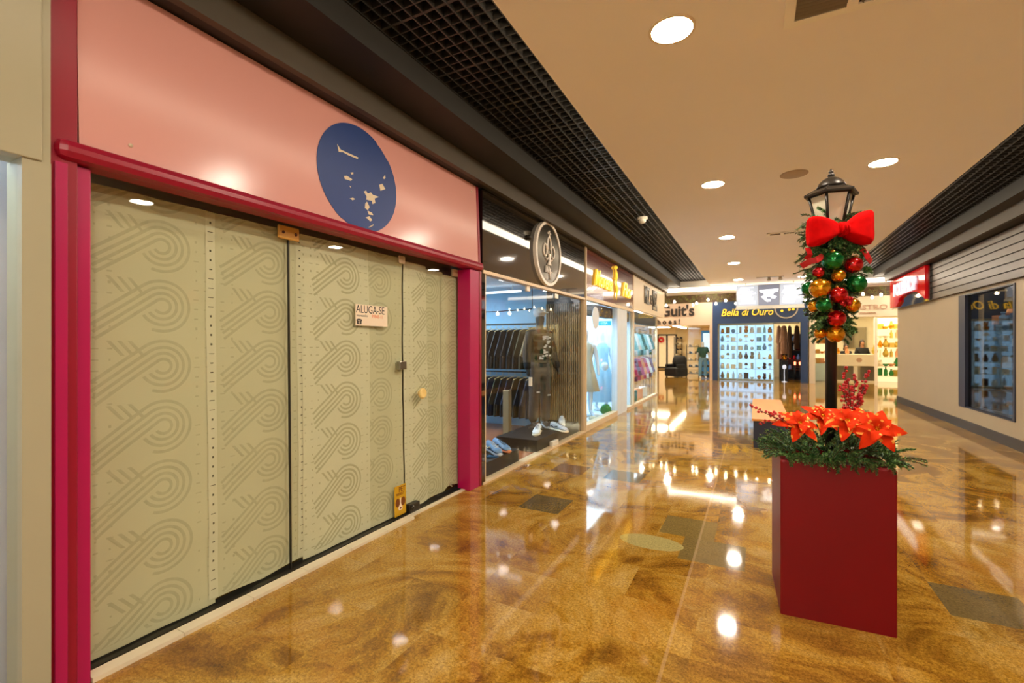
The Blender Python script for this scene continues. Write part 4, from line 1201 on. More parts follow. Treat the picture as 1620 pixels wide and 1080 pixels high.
def top_mesh(name, P, m, extra=0.022, sleeves='long', hem=None, levels=2):
    L = ['hem', 'waist', 'chest', 'neck0', 'shL', 'elL', 'wrL', 'shR', 'elR', 'wrR']
    Q = dict(P); Q['hem'] = hem or (0, 0, P['pelvis'][2] - 0.06)
    if sleeves != 'long':
        for sd in 'LR':
            Q['el' + sd] = tuple(Vector(P['sh' + sd]).lerp(Vector(P['el' + sd]), 0.75)); 
        L = ['hem', 'waist', 'chest', 'neck0', 'shL', 'elL', 'shR', 'elR']
        E = [(0, 1), (1, 2), (2, 3), (2, 4), (4, 5), (2, 6), (6, 7)]
    else:
        E = [(0, 1), (1, 2), (2, 3), (2, 4), (4, 5), (5, 6), (2, 7), (7, 8), (8, 9)]
    R = dict(hem=(0.165, 0.12), waist=(0.145, 0.11), chest=(0.165, 0.115), neck0=(0.062, 0.06), shL=0.07, elL=0.052, wrL=0.04, shR=0.07, elR=0.052, wrR=0.04)
    return skin_mesh(name, [Q[j] for j in L], E, [tuple(c + extra * 0.5 for c in (R[j] if isinstance(R[j], tuple) else (R[j], R[j]))) for j in L], [m], 0, levels)
def trouser_mesh(name, P, m, extra=0.02, levels=2):
    L = ['waist0', 'pelvis', 'hipL', 'knL', 'cuL', 'hipR', 'knR', 'cuR']
    Q = dict(P); Q['waist0'] = (0, 0, P['pelvis'][2] + 0.1); Q['cuL'] = tuple(Vector(P['anL']) + Vector((0, 0, 0.0))); Q['cuR'] = tuple(Vector(P['anR']) + Vector((0, 0, 0.0)))
    E = [(0, 1), (1, 2), (2, 3), (3, 4), (1, 5), (5, 6), (6, 7)]
    R = dict(waist0=(0.14, 0.105), pelvis=(0.155, 0.115), hipL=0.095, knL=0.07, cuL=0.066, hipR=0.095, knR=0.07, cuR=0.066)
    return skin_mesh(name, [Q[j] for j in L], E, [tuple(c + extra * 0.4 for c in (R[j] if isinstance(R[j], tuple) else (R[j], R[j]))) for j in L], [m], 0, levels)
def dress_mesh(m, P, length=0.55, flare=0.26, hs=1.0):
    b = MB(); prof = [(0.062, 1.50), (0.13, 1.44), (0.155, 1.36), (0.135, 1.15), (0.15, 1.02), (flare * 0.75, 0.8), (flare, length)]
    rings = []
    for r, z in prof:
        rings.append([(r * 1.15 * math.cos(a) * (1 + (0.06 * math.sin(9 * a) if z < 1.0 else 0)), r * 0.8 * math.sin(a) * (1 + (0.06 * math.sin(9 * a) if z < 1.0 else 0)), z * hs) for a in [2 * PI * i / 40 for i in range(40)]])
    return b.loft(rings)
def shoe(mb_sole, mb_up, T=None, L=0.28):
    def ring(x, w, z0, z1, n=14):
        return [(x, w * math.cos(2 * PI * i / n), (z0 + z1) / 2 + (z1 - z0) / 2 * math.sin(2 * PI * i / n)) for i in range(n)]
    xs = [0, 0.02, 0.08, 0.16, 0.22, 0.265, 0.28]
    mb_sole.loft([ring(x * L / 0.28, w, 0, 0.034 if x < 0.2 else 0.028) for x, w in zip(xs, (0.022, 0.036, 0.037, 0.043, 0.048, 0.036, 0.015))], 0, T)
    mb_up.loft([ring(x * L / 0.28, w, 0.02, z) for x, w, z in zip(xs[:-1], (0.016, 0.033, 0.035, 0.041, 0.045, 0.03), (0.085, 0.105, 0.10, 0.082, 0.062, 0.042))], 0, T)
def trainer(label, loc, rz, sole, upper, accent, group, tilt=0.0):
    t = thing('trainer_shoe', label, 'shoe', loc, rz, group)
    t.rotation_euler = (0, tilt, rz)
    a, b_ = MB(), MB(); shoe(a, b_); t.scale = (1.25,) * 3
    a.build('sole', sole, t); b_.build('upper', upper, t)
    la = MB()
    for i in range(5): la.tube([(0.11 + i * 0.022, -0.02, 0.096 - i * 0.008), (0.115 + i * 0.022, 0, 0.104 - i * 0.008), (0.11 + i * 0.022, 0.02, 0.096 - i * 0.008)], 0.0028, 5)
    la.build('laces', accent, t)
    sd = MB()
    for sy in (-1, 1): sd.tube([(0.03, sy * 0.036, 0.06), (0.09, sy * 0.041, 0.045), (0.15, sy * 0.043, 0.066)], 0.005, 6)
    sd.build('side_stripe', accent, t)
    return t

# dressed black mannequin
mn = thing('mannequin', 'black mannequin in cap, printed dark sweatshirt and ripped grey jeans', 'mannequin', (-2.93, 6.50, 0.172), math.radians(62))
mat('jacket_black', s(14, 15, 20), 0.8, bump=0.2, bscale=70)
P = pose((0.05, -0.03), (0.1, -0.05))
inst('figure', body('figure', P, ['matt_black']), (0, 0, 0), parent=mn)
inst('sweatshirt', top_mesh('sweatshirt', P, 'jacket_black', 0.03), (0, 0, 0), parent=mn)
inst('jeans', trouser_mesh('jeans', P, 'denim_grey', 0.03), (0, 0, 0), parent=mn)
cp = MB().ball((0, 0, 0), 0.1, 20, 0, Matrix.Translation((0, -0.0, 1.765)), 0.92, 1.08, 0.86)
cp.loft([[(0.085 * math.cos(a) * f, -0.06 - 0.1 * math.sin(a) * f - 0.02, 1.762 + dz) for a in [PI * i / 12 for i in range(13)]] for f, dz in ((0.5, 0.006), (1.0, 0.0), (1.0, -0.006), (0.5, 0.0))], 0)
cp.build('cap', 'mannequin_white' if False else 'print_white', mn)
rnd = random.Random(2)
pr = MB()
for i in range(26):
    x, z = rnd.uniform(-0.1, 0.1), rnd.uniform(1.06, 1.4)
    pr.box(x - 0.02, x + 0.02, -0.142 + 0.1 * x * x, -0.139, z - 0.012, z + 0.012, 0, None)
pr.build('shirt_print', 'print_white', mn)
rp = MB()
rp.box(-0.13, -0.07, -0.105, -0.098, 0.55, 0.575).box(0.08, 0.14, -0.105, -0.098, 0.5, 0.52)
rp.build('jean_rip', 'print_white', mn)
MB().lathe([(0.17, 0), (0.17, 0.008), (0.16, 0.012)], 24).build('base_plate', 'dark_steel', mn)

# shoes of the clothing shop
gS = 'trainers shown in the clothing shop window'
trainer('white trainer lying on its side at the mannequin platform edge', (-2.80, 6.20, 0.175), -1.3, 'warm_white', 'mannequin_white', 'matt_black', gS, 0.0)
trainer('white trainer leaning on another below the printed sweatshirt', (-2.72, 6.45, 0.175), -0.4, 'warm_white', 'print_white', 'jacket_black', gS)
trainer('dark trainer on the mannequin platform behind the white pair', (-2.98, 6.75, 0.175), -0.9, 'print_white', 'charcoal_fabric', 'print_white', gS)
trainer('pale trainer at the far end of the mannequin platform', (-2.78, 7.05, 0.175), -1.2, 'mannequin_white', 'mannequin_white', 'print_white', gS)
mat('shoe_blue', s(110, 150, 196), 0.6, var=0.3, scale=30); mat('sole_orange', s(200, 110, 60), 0.5); mat('flip_blue', s(40, 90, 130), 0.5)
trainer('blue and white trainer standing on the near black platform', (-2.86, 4.98, 0.175), -0.5, 'sole_orange', 'shoe_blue', 'jacket_black', gS)
trainer('second blue and white trainer beside the first, closer to the magenta post', (-2.86, 4.82, 0.178), -0.6, 'print_white', 'shoe_blue', 'warm_white', gS)
fl = thing('flip_flop', 'blue flip-flop lying near the magenta post inside the glass', 'sandal', (-2.7, 4.55, 0.175), 0.4)
MB().prism([(0.13 * math.cos(a), (0.045 + 0.008 * math.cos(a)) * math.sin(a)) for a in [2 * PI * i / 24 for i in range(24)]], 0.015).build('sole', 'flip_blue', fl)
MB().tube([(-0.02, -0.045, 0.012), (0.03, -0.03, 0.04), (0.07, 0, 0.02)], 0.005, 6).tube([(-0.02, 0.045, 0.012), (0.03, 0.03, 0.04), (0.07, 0, 0.02)], 0.005, 6).build('strap', 'matt_black', fl)

# garment rail with hanging clothes
def garment(kind='shirt', L=0.68, W=0.26, seed=0):
    """hanging shirt / coat, seen flat on, with real thickness and folds; hangs from z=0 down, flat in the xz plane"""
    b = MB(); r = random.Random(seed); n = 40
    out = [(0.05, 0.0), (0.17, -0.035)]
    sl = 0.34 if kind != 'coat' else 0.55
    out += [(W + 0.07, -0.09 - sl), (W - 0.02, -0.12 - sl), (0.175, -0.24), (0.17 + (0.02 if kind == 'shirt' else 0.07), -L)]
    rings_o = out + [(-x, z) for x, z in reversed(out)]
    N = len(rings_o)
    # fill between front and back with wavy depth
    front, back = [], []
    for x, z in rings_o:
        d = 0.035 + 0.012 * math.sin(30 * x + seed)
        front.append((x, -d * 0.3, z)); back.append((x, d * 0.3, z))
    b.add(front + back, [tuple(range(N)), tuple(reversed(range(N, 2 * N)))] + [(i, N + i, N + (i + 1) % N, (i + 1) % N) for i in range(N)], 0, False)
    # raised folds
    for k in range(5):
        x = -0.13 + 0.065 * k + r.uniform(-0.01, 0.01)
        for sy in (-1, 1):
            b.tube([(x * 0.7, sy * 0.008, -0.2), (x, sy * 0.014, -L * 0.6), (x * 1.15, sy * 0.018, -L + 0.01)], [0.006, 0.016, 0.02], 8)
    return b
def hanger(mb):
    mb.tube([(-0.18, 0, -0.03), (0, 0, 0.03), (0.18, 0, -0.03), (-0.18, 0, -0.03)], 0.004, 6)
    mb.tube([(0, 0, 0.03), (0, 0, 0.07), (0.014, 0, 0.085), (0.0, 0, 0.10), (-0.014, 0, 0.09)], 0.003, 6)
    return mb
rk = thing('clothes_rail', 'dark metal clothes rail against the blue wall of the clothing shop', 'clothes rail', (-3.75, 6.95, 0.012))
MB().cyl((-0.75, 0, 1.78), (0.62, 0, 1.78), 0.014).cyl((-0.75, 0, 0.98), (0.62, 0, 0.98), 0.012).cyl((-0.75, 0, 0), (-0.75, 0, 1.8), 0.016).cyl((0.62, 0, 0), (0.62, 0, 1.8), 0.016).build('frame', 'dark_steel', rk)
names = [('black', 'matt_black'), ('olive', None), ('charcoal', 'charcoal_fabric'), ('grey', 'denim_grey'), ('tan', None), ('dark blue', None)]
mat('cloth_olive', s(66, 62, 44), 0.85); mat('cloth_tan', s(150, 132, 100), 0.85); mat('cloth_navy', s(30, 40, 64), 0.85); mat('cloth_yellow', s(190, 160, 60), 0.85)
CM = ['matt_black', 'cloth_olive', 'charcoal_fabric', 'denim_grey', 'cloth_tan', 'cloth_navy']
CN = ['black', 'olive', 'charcoal', 'grey', 'tan', 'navy']
ordn = ['first', 'second', 'third', 'fourth', 'fifth', 'sixth', 'seventh', 'eighth', 'ninth', 'tenth', 'eleventh', 'twelfth']
for row_, (z, n_, kind, word) in enumerate(((1.69, 11, 'shirt', 'upper'), (0.89, 11, 'shirt', 'lower'))):
    for i in range(n_):
        ci = (i * 2 + row_ * 3) % 6 if row_ else (0, 0, 1, 0, 2, 0, 3, 2, 0, 1, 4)[i]
        t = thing('hanging_shirt', f'{CN[ci]} shirt, {ordn[i]} along the {word} clothes rail', 'shirt', (-3.75 - 0.66 + i * 0.118, 6.95, 0.012 + z), math.radians(68), 'shirts on the clothing shop rail')
        inst('cloth', cached(('gm', ci, kind), lambda: garment('shirt', 0.66, 0.24, ci).mesh('cloth', [CM[ci]])), (0, 0, 0), parent=t)
        inst('hanger', cached('hang', lambda: hanger(MB()).mesh('hanger', ['cream_plastic'])), (0, 0, 0.0), parent=t)
# small bare bulbs above the rail
wire = MB().tube([(-4.75, 6.6, 2.02), (-4.2, 6.6, 1.99), (-3.7, 6.6, 1.99), (-3.1, 6.6, 2.01)], 0.008, 6)
wire.cyl((-4.75, 6.6, 2.02), (-4.75, 6.6, 2.43), 0.006).cyl((-3.1, 6.6, 2.01), (-3.1, 6.6, 2.43), 0.006)
tag(wire.build('lighting_cable', 'matt_black'), 'dark cable carrying small bulbs above the clothes rail', 'cable')
for i, x in enumerate((-4.25, -4.0, -3.72, -3.5)):
    tag(inst('light_bulb', cached('smallbulb', lambda: MB().ball((0, 0, -0.035), 0.03, 12).cyl((0, 0, -0.02), (0, 0, 0.01), 0.012, 8).mesh('light_bulb', ['screen_text'])), (x, 6.6, 1.985)),
        f'bare white bulb above the clothes rail, {ordn[i]} along its cable', 'light bulb', 'bulbs above the clothes rail')
tag(MB().box(-0.16, 0.16, -0.01, 0.01, -0.3, 0.3).build('wall_picture', 'cloth_tan', loc=(-3.32, 7.28, 1.45)), 'tan paper panel on the wall beside the slatted panel', 'picture')
tag(MB().box(-0.05, 0.05, -0.05, 0.05, 0, 0.75, 0, None, 0.006).build('pedestal', 'cloth_tan', loc=(-3.33, 6.2, 0.012)), 'pale narrow pedestal standing between the rail and the mannequin', 'pedestal')

# --- shop with gold script
tag(MB().box(-2.62, -2.5, 7.435, 10.80, 2.26, ZB).build('fascia_board', 'maroon_gloss'), 'glossy maroon fascia board carrying gold script', 'sign board')
sg = thing('script_sign', 'gold script lettering with a slim figure on the maroon fascia', 'sign')
sg.matrix_world = on_left(-2.495, 9.1, 2.65)
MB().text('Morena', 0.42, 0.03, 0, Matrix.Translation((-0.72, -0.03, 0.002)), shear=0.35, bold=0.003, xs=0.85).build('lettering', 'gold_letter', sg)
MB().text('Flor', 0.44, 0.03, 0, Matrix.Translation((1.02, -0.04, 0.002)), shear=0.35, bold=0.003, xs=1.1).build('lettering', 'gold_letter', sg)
f = MB()
f.tube([(0.1, 0.32, 0.02), (0.16, 0.2, 0.02), (0.12, 0.05, 0.02), (0.2, -0.1, 0.02), (0.14, -0.3, 0.02)], [0.01, 0.03, 0.02, 0.028, 0.006], 8)
f.tube([(0.02, 0.12, 0.02), (0.12, 0.08, 0.02), (0.24, 0.16, 0.02)], 0.012, 8).ball((0.1, 0.34, 0.02), 0.04, 12)
f.build('figure_mark', 'gold_letter', sg)
fr = MB()
fr.box(-2.6, -2.49, 7.43, 10.82, 2.2, 2.262).box(-2.6, -2.49, 10.79, 10.87, 0, ZB).box(-2.62, -2.49, 7.43, 9.4, 0, 0.1).box(-2.62, -2.49, 10.28, 10.8, 0, 0.06)
struct(fr.build('trim_9', 'cream_frame'))
slab('wall_pillar', -2.62, -2.50, 9.42, 10.22, 0, 2.2, 'cool_white')
pane(5, 7.44, 9.41, 0.1, 2.2, -2.55); pane(9, 10.24, 10.79, 0.06, 2.2, -2.55)
struct(MB().box(-2.56, -2.53, 10.225, 10.25, 0, 2.2).build('trim_10', 'dark_steel'))
lamp_panel('ceiling_lamp', 'bright square light panel in the gold script shop', 'ceiling light', -5.0, -2.9, 7.7, 10.6, 2.40, 'panel_aqua')
t = tag(MB().lathe([(0.2, 0), (0.2, 0.004)], 36, 0, None, False).build('round_decal', 'cool_white'), 'round white decal at the top corner of the gold script shop window', 'sticker')
t.matrix_world = on_left(-2.541, 8.08, 1.93)
tag(MB().box(-2.75, -2.60, 8.2, 9.4, 1.98, 2.19).build('window_valance', 'dark_wood'), 'brown valance across the top of the gold script shop window', 'valance')
tag(MB().box(-2.75, -2.60, 10.3, 10.78, 1.98, 2.19).build('window_valance', 'dark_wood'), 'short brown valance over the narrow pane after the white pillar', 'valance')
t = thing('wall_sign', 'small teal sign with white writing inside the gold script shop', 'sign')
t.matrix_world = on_far(-3.0, 10.2, 1.93)
mat('teal', s(20, 130, 150), 0.4, emit=0.3, ecol=s(20, 130, 150))
MB().box(-0.13, 0.15, -0.05, 0.05, 0, 0.02).build('board', 'teal', t)
MB().text('LOJA', 0.07, 0.002, 0, Matrix.Translation((0, 0, 0.02))).build('lettering', 'cool_white', t)
mat('dress_blue', s(176, 206, 220), 0.7); mat('dress_sand', s(206, 200, 176), 0.7)
for i, (x, y, m_, lab) in enumerate(((-3.05, 9.0, 'dress_sand', 'white mannequin in a pale sand dress inside the gold script shop'), (-3.0, 9.95, 'dress_blue', 'white mannequin in a pale blue dress behind the sand one'))):
    w = thing('mannequin', lab, 'mannequin', (x, y, 0.012), math.radians(40), 'white mannequins in dresses')
    inst('figure', cached('wfig', lambda: body('figure', pose(), ['mannequin_white'])), (0, 0, 0), parent=w)
    dress_mesh(m_, None, 0.5 - 0.3 * i).build('dress', m_, w)
    MB().lathe([(0.16, 0), (0.16, 0.01), (0.15, 0.014)], 24).build('base_plate', 'steel', w)
mat('balloon_blue', s(150, 190, 226), 0.3)
for i, (x, y, z, r_, lab) in enumerate(((-3.7, 9.4, 1.05, 0.18, 'large pale blue balloon in the gold script shop window'), (-2.75, 9.36, 1.0, 0.08, 'small white balloon before the white pillar'))):
    b = thing('balloon', lab, 'balloon', (x, y, z))
    MB().ball((0, 0, 0), r_, 20, 0, None, 1, 1, 1.12).lathe([(0.001, -r_ * 1.1), (0.012, -r_ * 1.2)], 8).build('skin', 'balloon_blue' if i == 0 else 'cool_white', b)
    MB().tube([(0, 0, -r_ * 1.12), (0.01, 0, -0.4), (0, 0, -z + 0.02)], 0.003, 5).build('string', 'cool_white', b)
tag(MB().box(-0.3, 0.3, -0.6, 0.6, 0, 0.1).build('display_platform', 'matt_black', loc=(-3.35, 8.35, 0.012)), 'low dark display plinth at the near corner of the gold script shop', 'platform')
for i, (x, y, m_, lab) in enumerate(((-2.80, 8.0, 'cool_white', 'white court shoe near the corner of the gold script window'), (-2.75, 8.35, 'dress_sand', 'sand court shoe in the gold script window'),
                                     (-2.78, 8.7, 'cool_white', 'white court shoe by the green moss ball'), (-3.2, 8.2, 'charcoal_fabric', 'dark shoe on the low plinth in the gold script window'))):
    a, b_ = MB(), MB(); shoe(a, b_)
    t = thing('court_shoe', lab, 'shoe', (x, y, 0.115 if i == 3 else 0.014), 0.5 + i * 0.4, 'shoes in the gold script window')
    a.build('sole', 'matt_black', t); b_.build('upper', m_, t)
tg = MB(); r_ = random.Random(5)
tg.ball((0, 0, 0.11), 0.11, 20)
for i in range(260):
    d = Vector((r_.gauss(0, 1), r_.gauss(0, 1), r_.gauss(0, 1))).normalized()
    c = Vector((0, 0, 0.11)) + d * 0.108; u = d.orthogonal().normalized() * 0.006
    tg.add([c - u, c + u, c + d * 0.018], [(0, 1, 2)])
mat('moss_green', s(40, 130, 60), 0.8, var=0.3, scale=40)
tag(tg.build('moss_ball', 'moss_green', loc=(-2.70, 9.28, 0.014)), 'green moss ball at the foot of the gold script window', 'ornament')

# --- cream sign shop
tag(MB().box(-2.555, -2.5, 10.875, 15.0, 2.27, ZB).build('fascia_board', 'sign_cream'), 'plain cream fascia board at the corridor corner', 'sign board')
sg = thing('block_letter_sign', 'narrow dark block letters on the cream corner fascia', 'sign')
sg.matrix_world = on_left(-2.499, 12.75, 2.70)
MB().text('MEZ', 0.62, 0.02, 0, Matrix.Translation((-0.45, 0.0, 0)), bold=0.02, xs=0.52).text('E', 0.34, 0.02, 0, Matrix.Translation((0.1, -0.06, 0)), bold=0.02, xs=0.6).text('MEZ', 0.62, 0.02, 0, Matrix.Translation((0.6, 0.0, 0)), bold=0.02, xs=0.52).build('lettering', 'letter_dark', sg)
MB().box(0.28, 0.95, -0.3, -0.2, 0, 0.012).build('tag_plate', 'letter_dark', sg)
MB().text('MODAS', 0.09, 0.004, 0, Matrix.Translation((0.61, -0.25, 0.012)), bold=0.01).build('tag_lettering', 'sign_cream', sg)
pane(10, 10.88, 14.0, 0.04, 2.27, -2.56)
st_ = struct(MB().box(-3.3, -2.56, 14.02, 14.028, 0.04, 2.27).build('window_11', GLASS))
struct(MB().box(-2.6, -2.54, 13.98, 14.03, 0, 2.27).box(-2.62, -2.53, 10.88, 14.03, 0, 0.04).build('trim_11', 'cream_frame'))
tag(MB().box(-2.75, -2.60, 10.9, 13.98, 1.98, 2.26).build('window_valance', 'beam_grey'), 'grey valance along the top of the corner shop window', 'valance')
lamp_panel('ceiling_lamp', 'bright square light panel in the corner shop', 'ceiling light', -5.0, -2.9, 11.1, 13.9, 2.40, 'panel_cool')
mat('cloth_aqua', s(140, 200, 210), 0.8); mat('cloth_pink', s(190, 60, 110), 0.8); mat('cloth_peach', s(226, 160, 110), 0.8); mat('cloth_white', s(226, 232, 232), 0.8); mat('cloth_plum', s(110, 40, 80), 0.8); mat('cloth_green', s(30, 90, 70), 0.8)
GC = [('aqua', 'cloth_aqua'), ('white', 'cloth_white'), ('pink', 'cloth_pink'), ('peach', 'cloth_peach'), ('plum', 'cloth_plum'), ('dark green', 'cloth_green')]
tag(MB().cyl((-2.85, 11.1, 1.86), (-2.85, 13.9, 1.86), 0.012).cyl((-2.85, 11.12, 1.86), (-2.85, 11.12, 2.42), 0.008).cyl((-2.85, 13.88, 1.86), (-2.85, 13.88, 2.42), 0.008).build('clothes_rail', 'steel'), 'upper hanging rail inside the corner shop window', 'clothes rail')
tag(MB().cyl((-2.85, 11.1, 1.2), (-2.85, 13.9, 1.2), 0.012).cyl((-2.85, 11.11, 0), (-2.85, 11.11, 1.2), 0.012).cyl((-2.85, 13.9, 0), (-2.85, 13.9, 1.2), 0.012).build('clothes_rail', 'steel'), 'lower standing rail inside the corner shop window', 'clothes rail')
for row_, (z, seq) in enumerate(((1.76, (0, 0, 1, 0, 5, 0, 1, 5)), (1.10, (3, 2, 4, 2, 3, 2, 1, 4)))):
    for i, ci in enumerate(seq):
        t = thing('hanging_blouse', f'{GC[ci][0]} blouse, {ordn[i]} along the {("upper", "lower")[row_]} rail of the corner shop window', 'blouse', (-2.85, 11.3 + i * 0.36, z), math.radians(35), 'blouses in the corner shop window')
        inst('cloth', cached(('gb', ci), lambda: garment('shirt', 0.6, 0.24, ci).mesh('cloth', [GC[ci][1]])), (0, 0, 0), parent=t)
        inst('hanger', cached('hang2', lambda: hanger(MB()).mesh('hanger', ['steel'])), (0, 0, 0.0), parent=t)
for i, (y, ci) in enumerate(((11.4, 1), (12.0, 5), (12.6, 3), (13.2, 1))):
    t = thing('gift_bag', f'{GC[ci][0]} gift bag, {ordn[i]} along the floor of the corner shop window', 'bag', (-2.78, y, 0.014), 0.3 * i, 'gift bags in the corner shop window')
    MB().box(-0.1, 0.1, -0.06, 0.06, 0, 0.26, 0, None, 0.004).build('body', GC[ci][1], t)
    MB().tube([(-0.05, 0, 0.25), (-0.03, 0, 0.34), (0.03, 0, 0.34), (0.05, 0, 0.25)], 0.004, 6).build('handle', 'warm_white', t)

# --- red sign on the opposite wall
rs = thing('red_shop_sign', 'lit red shop sign with white capitals on the wall opposite', 'sign')
rs.matrix_world = on_right(XR - 0.075, 13.6, 2.72)
MB().box(-1.42, 1.46, -0.38, 0.36, 0, 0.03).build('backing', 'black_gloss', rs)
arch = [(-1.38, -0.34), (-0.95, -0.35), (-0.8, -0.33), (-0.55, -0.24)] + [(0.2 + 0.85 * math.cos(a), -0.24 + 0.14 * math.sin(a)) for a in [PI * (0.9 - 0.8 * i / 8) for i in range(9)]] + [(1.36, -0.34), (1.36, 0.34), (-1.38, 0.34)]
MB().prism(arch, 0.05, 0, Matrix.Translation((0, 0, 0.03))).build('red_panel', 'polished_red', rs)
MB().text('POLISHOP', 0.40, 0.03, 0, Matrix.Translation((-0.05, 0.04, 0.08)), bold=0.025, xs=0.98).build('lettering', 'letter_white_lit', rs)

# shelves inside the dark display window
def item_mesh(kind, m):
    b = MB()
    if kind == 'box': b.box(-0.06, 0.06, -0.05, 0.05, 0, 0.14, 0, None, 0.004)
    elif kind == 'jar': b.lathe([(0.045, 0), (0.055, 0.01), (0.055, 0.1), (0.035, 0.12), (0.035, 0.14), (0.04, 0.14), (0.04, 0.155)], 16)
    elif kind == 'vase': b.lathe([(0.03, 0), (0.055, 0.04), (0.06, 0.08), (0.03, 0.15), (0.02, 0.18), (0.03, 0.2)], 16)
    elif kind == 'bottle': b.lathe([(0.035, 0), (0.037, 0.02), (0.037, 0.13), (0.014, 0.17), (0.014, 0.21), (0.017, 0.215)], 14)
    elif kind == 'bowl': b.lathe([(0.03, 0), (0.035, 0.008), (0.08, 0.05), (0.085, 0.07), (0.078, 0.07), (0.03, 0.015)], 18)
    elif kind == 'pan': b.lathe([(0.09, 0), (0.1, 0.008), (0.105, 0.045), (0.098, 0.045), (0.088, 0.01)], 20).box(0.1, 0.24, -0.012, 0.012, 0.03, 0.045, 0, None, 0.004)
    elif kind == 'ball': b.ball((0, 0, 0.06), 0.06, 16).lathe([(0.03, 0), (0.03, 0.012)], 10)
    elif kind == 'plush': b.ball((0, 0, 0.06), 0.065, 12, 0, None, 1, 0.9, 1).ball((0, -0.01, 0.15), 0.05, 12).ball((-0.035, 0, 0.195), 0.02, 8).ball((0.035, 0, 0.195), 0.02, 8)
    elif kind == 'frame': b.box(-0.07, 0.07, -0.01, 0.01, 0, 0.18, 0, None, 0.004).box(-0.05, 0.05, -0.013, -0.009, 0.03, 0.15)
    elif kind == 'lamp': b.lathe([(0.04, 0), (0.04, 0.01), (0.008, 0.02), (0.008, 0.12), (0.06, 0.12), (0.04, 0.2)], 16)
    return b.mesh(kind, [m])
def stock(kind, colour, m, label, loc, rz=0.0, sc=1.0, group=None):
    nm = {'box': 'gift_box', 'jar': 'jar', 'vase': 'vase', 'bottle': 'bottle', 'bowl': 'bowl', 'pan': 'frying_pan', 'ball': 'glass_ball', 'plush': 'plush_toy', 'frame': 'picture_frame', 'lamp': 'table_lamp'}[kind]
    o = inst(nm, cached((kind, m), lambda: item_mesh(kind, m)), loc, (0, 0, rz), sc)
    return tag(o, label, nm.replace('_', ' '), group)
sh = thing('display_shelves', 'dark shelving behind the tinted window of the opposite wall', 'shelving', (3.62, 9.8, 0))
for z in (0.32, 0.72, 1.08, 1.42, 1.78): MB().box(-0.15, 0.2, -1.0, 1.0, z - 0.02, z).build('shelf', 'dark_wood', sh)
for y in (-1.0, 0.98): MB().box(-0.15, 0.2, y, y + 0.02, 0, 2.35).build('side_panel', 'matt_black', sh)
slab('wall_display_rear', 3.83, 3.86, 8.7, 11.0, 0, 2.5, 'matt_black')
slab('ceiling_display', 3.45, 3.86, 8.7, 11.0, 2.4, 2.44, 'matt_black')
lamp_panel('strip_light', 'small strip light hidden at the head of the tinted window', 'ceiling light', 3.42, 3.52, 9.2, 10.7, 2.39, 'panel_warm')
IC = [('white', 'warm_white'), ('orange', 'cloth_peach'), ('steel', 'steel'), ('black', 'matt_black'), ('red', 'bauble_red'), ('blue', 'shoe_blue'), ('gold', 'bauble_gold'), ('green', 'cloth_green'), ('pink', 'cloth_pink'), ('brown', 'cloth_tan')]
r_ = random.Random(21)
for k, z in enumerate((0.32, 0.72, 1.08, 1.42, 1.78)):
    for i in range(9):
        kind = r_.choice(('pan', 'box', 'jar', 'bowl', 'bottle', 'lamp')); cn, cm = r_.choice(IC[:7])
        stock(kind, cn, cm, f'{cn} {kind} behind the tinted window, {ordn[i]} from its near side on the {ordn[k]} shelf up', (3.60, 8.95 + i * 0.21, z), r_.uniform(0, 3), 1.0 + 0.3 * r_.random(), 'goods behind the tinted window')
# ================================================================== THE COURT AND THE SHOPS ACROSS IT
YF = 20.6
# shoe shop across the court
w = MB()
w.box(-9.8, -1.55, YF, YF + 0.2, 2.25, 3.18).box(-9.8, -4.9, YF, YF + 0.2, 0, 2.25).box(-1.66, -1.55, YF - 0.01, YF + 0.2, 0, 2.25)
struct(w.build('wall_shoe_shop_front', 'guits_wall'))
slab('wall_court_upper', -9.8, 9.8, YF, YF + 0.2, 3.18, 3.8, 'dark_wood')
slab('wall_court_far_right', 5.2, 9.8, YF, YF + 0.2, 0, 3.18, 'castro_wall')
t = thing('shoe_shop_sign', 'dark serif lettering on the pale fascia of the shoe shop', 'sign')
t.matrix_world = on_far(-2.95, YF - 0.004, 2.78)
MB().text("Guit's", 0.62, 0.03, 0, Matrix.Translation((0.02, 0.07, 0)), bold=0.03, xs=0.95).build('lettering', 'letter_dark', t)
MB().text('S h o e s !', 0.30, 0.03, 0, Matrix.Translation((-0.42, -0.37, 0)), bold=0.03, xs=0.95).build('lettering', 'letter_dark', t)
slab('wall_shoe_rear', -7, -1.6, 29.0, 29.1, 0, 2.5, 'cream_wall'); slab('wall_shoe_side_left', -7.1, -7, YF + 0.2, 29.1, 0, 2.5, 'cream_wall'); slab('wall_shoe_side_right', -1.62, -1.52, YF + 0.2, 29.1, 0, 2.5, 'cream_wall')
slab('ceiling_shoe', -7.1, -1.5, YF + 0.2, 29.1, 2.42, 2.5, 'cream_wall')
lamp_panel('ceiling_lamp', 'warm light panel in the front of the shoe shop', 'ceiling light', -4.6, -3.6, 21.6, 22.6, 2.41, 'panel_warm')
lamp_panel('ceiling_lamp', 'warm light panel at the back of the shoe shop', 'ceiling light', -5.2, -4.2, 26, 27, 2.41, 'panel_warm')
t = thing('tube_light', 'long bright tube light running back under the shoe shop ceiling', 'ceiling light', (-3.42, 24.5, 2.33))
MB().box(-0.06, 0.06, -2.3, 2.6, 0, 0.04).build('tube', 'panel_warm', t); MB().box(-0.07, 0.07, -2.35, 2.65, 0.04, 0.08).build('housing', 'white_plastic', t)
pane(12, -0, 0, 0, 0) if False else None
g = struct(MB().box(-3.0, -1.66, YF + 0.03, YF + 0.038, 0, 2.25).build('window_12', GLASS))
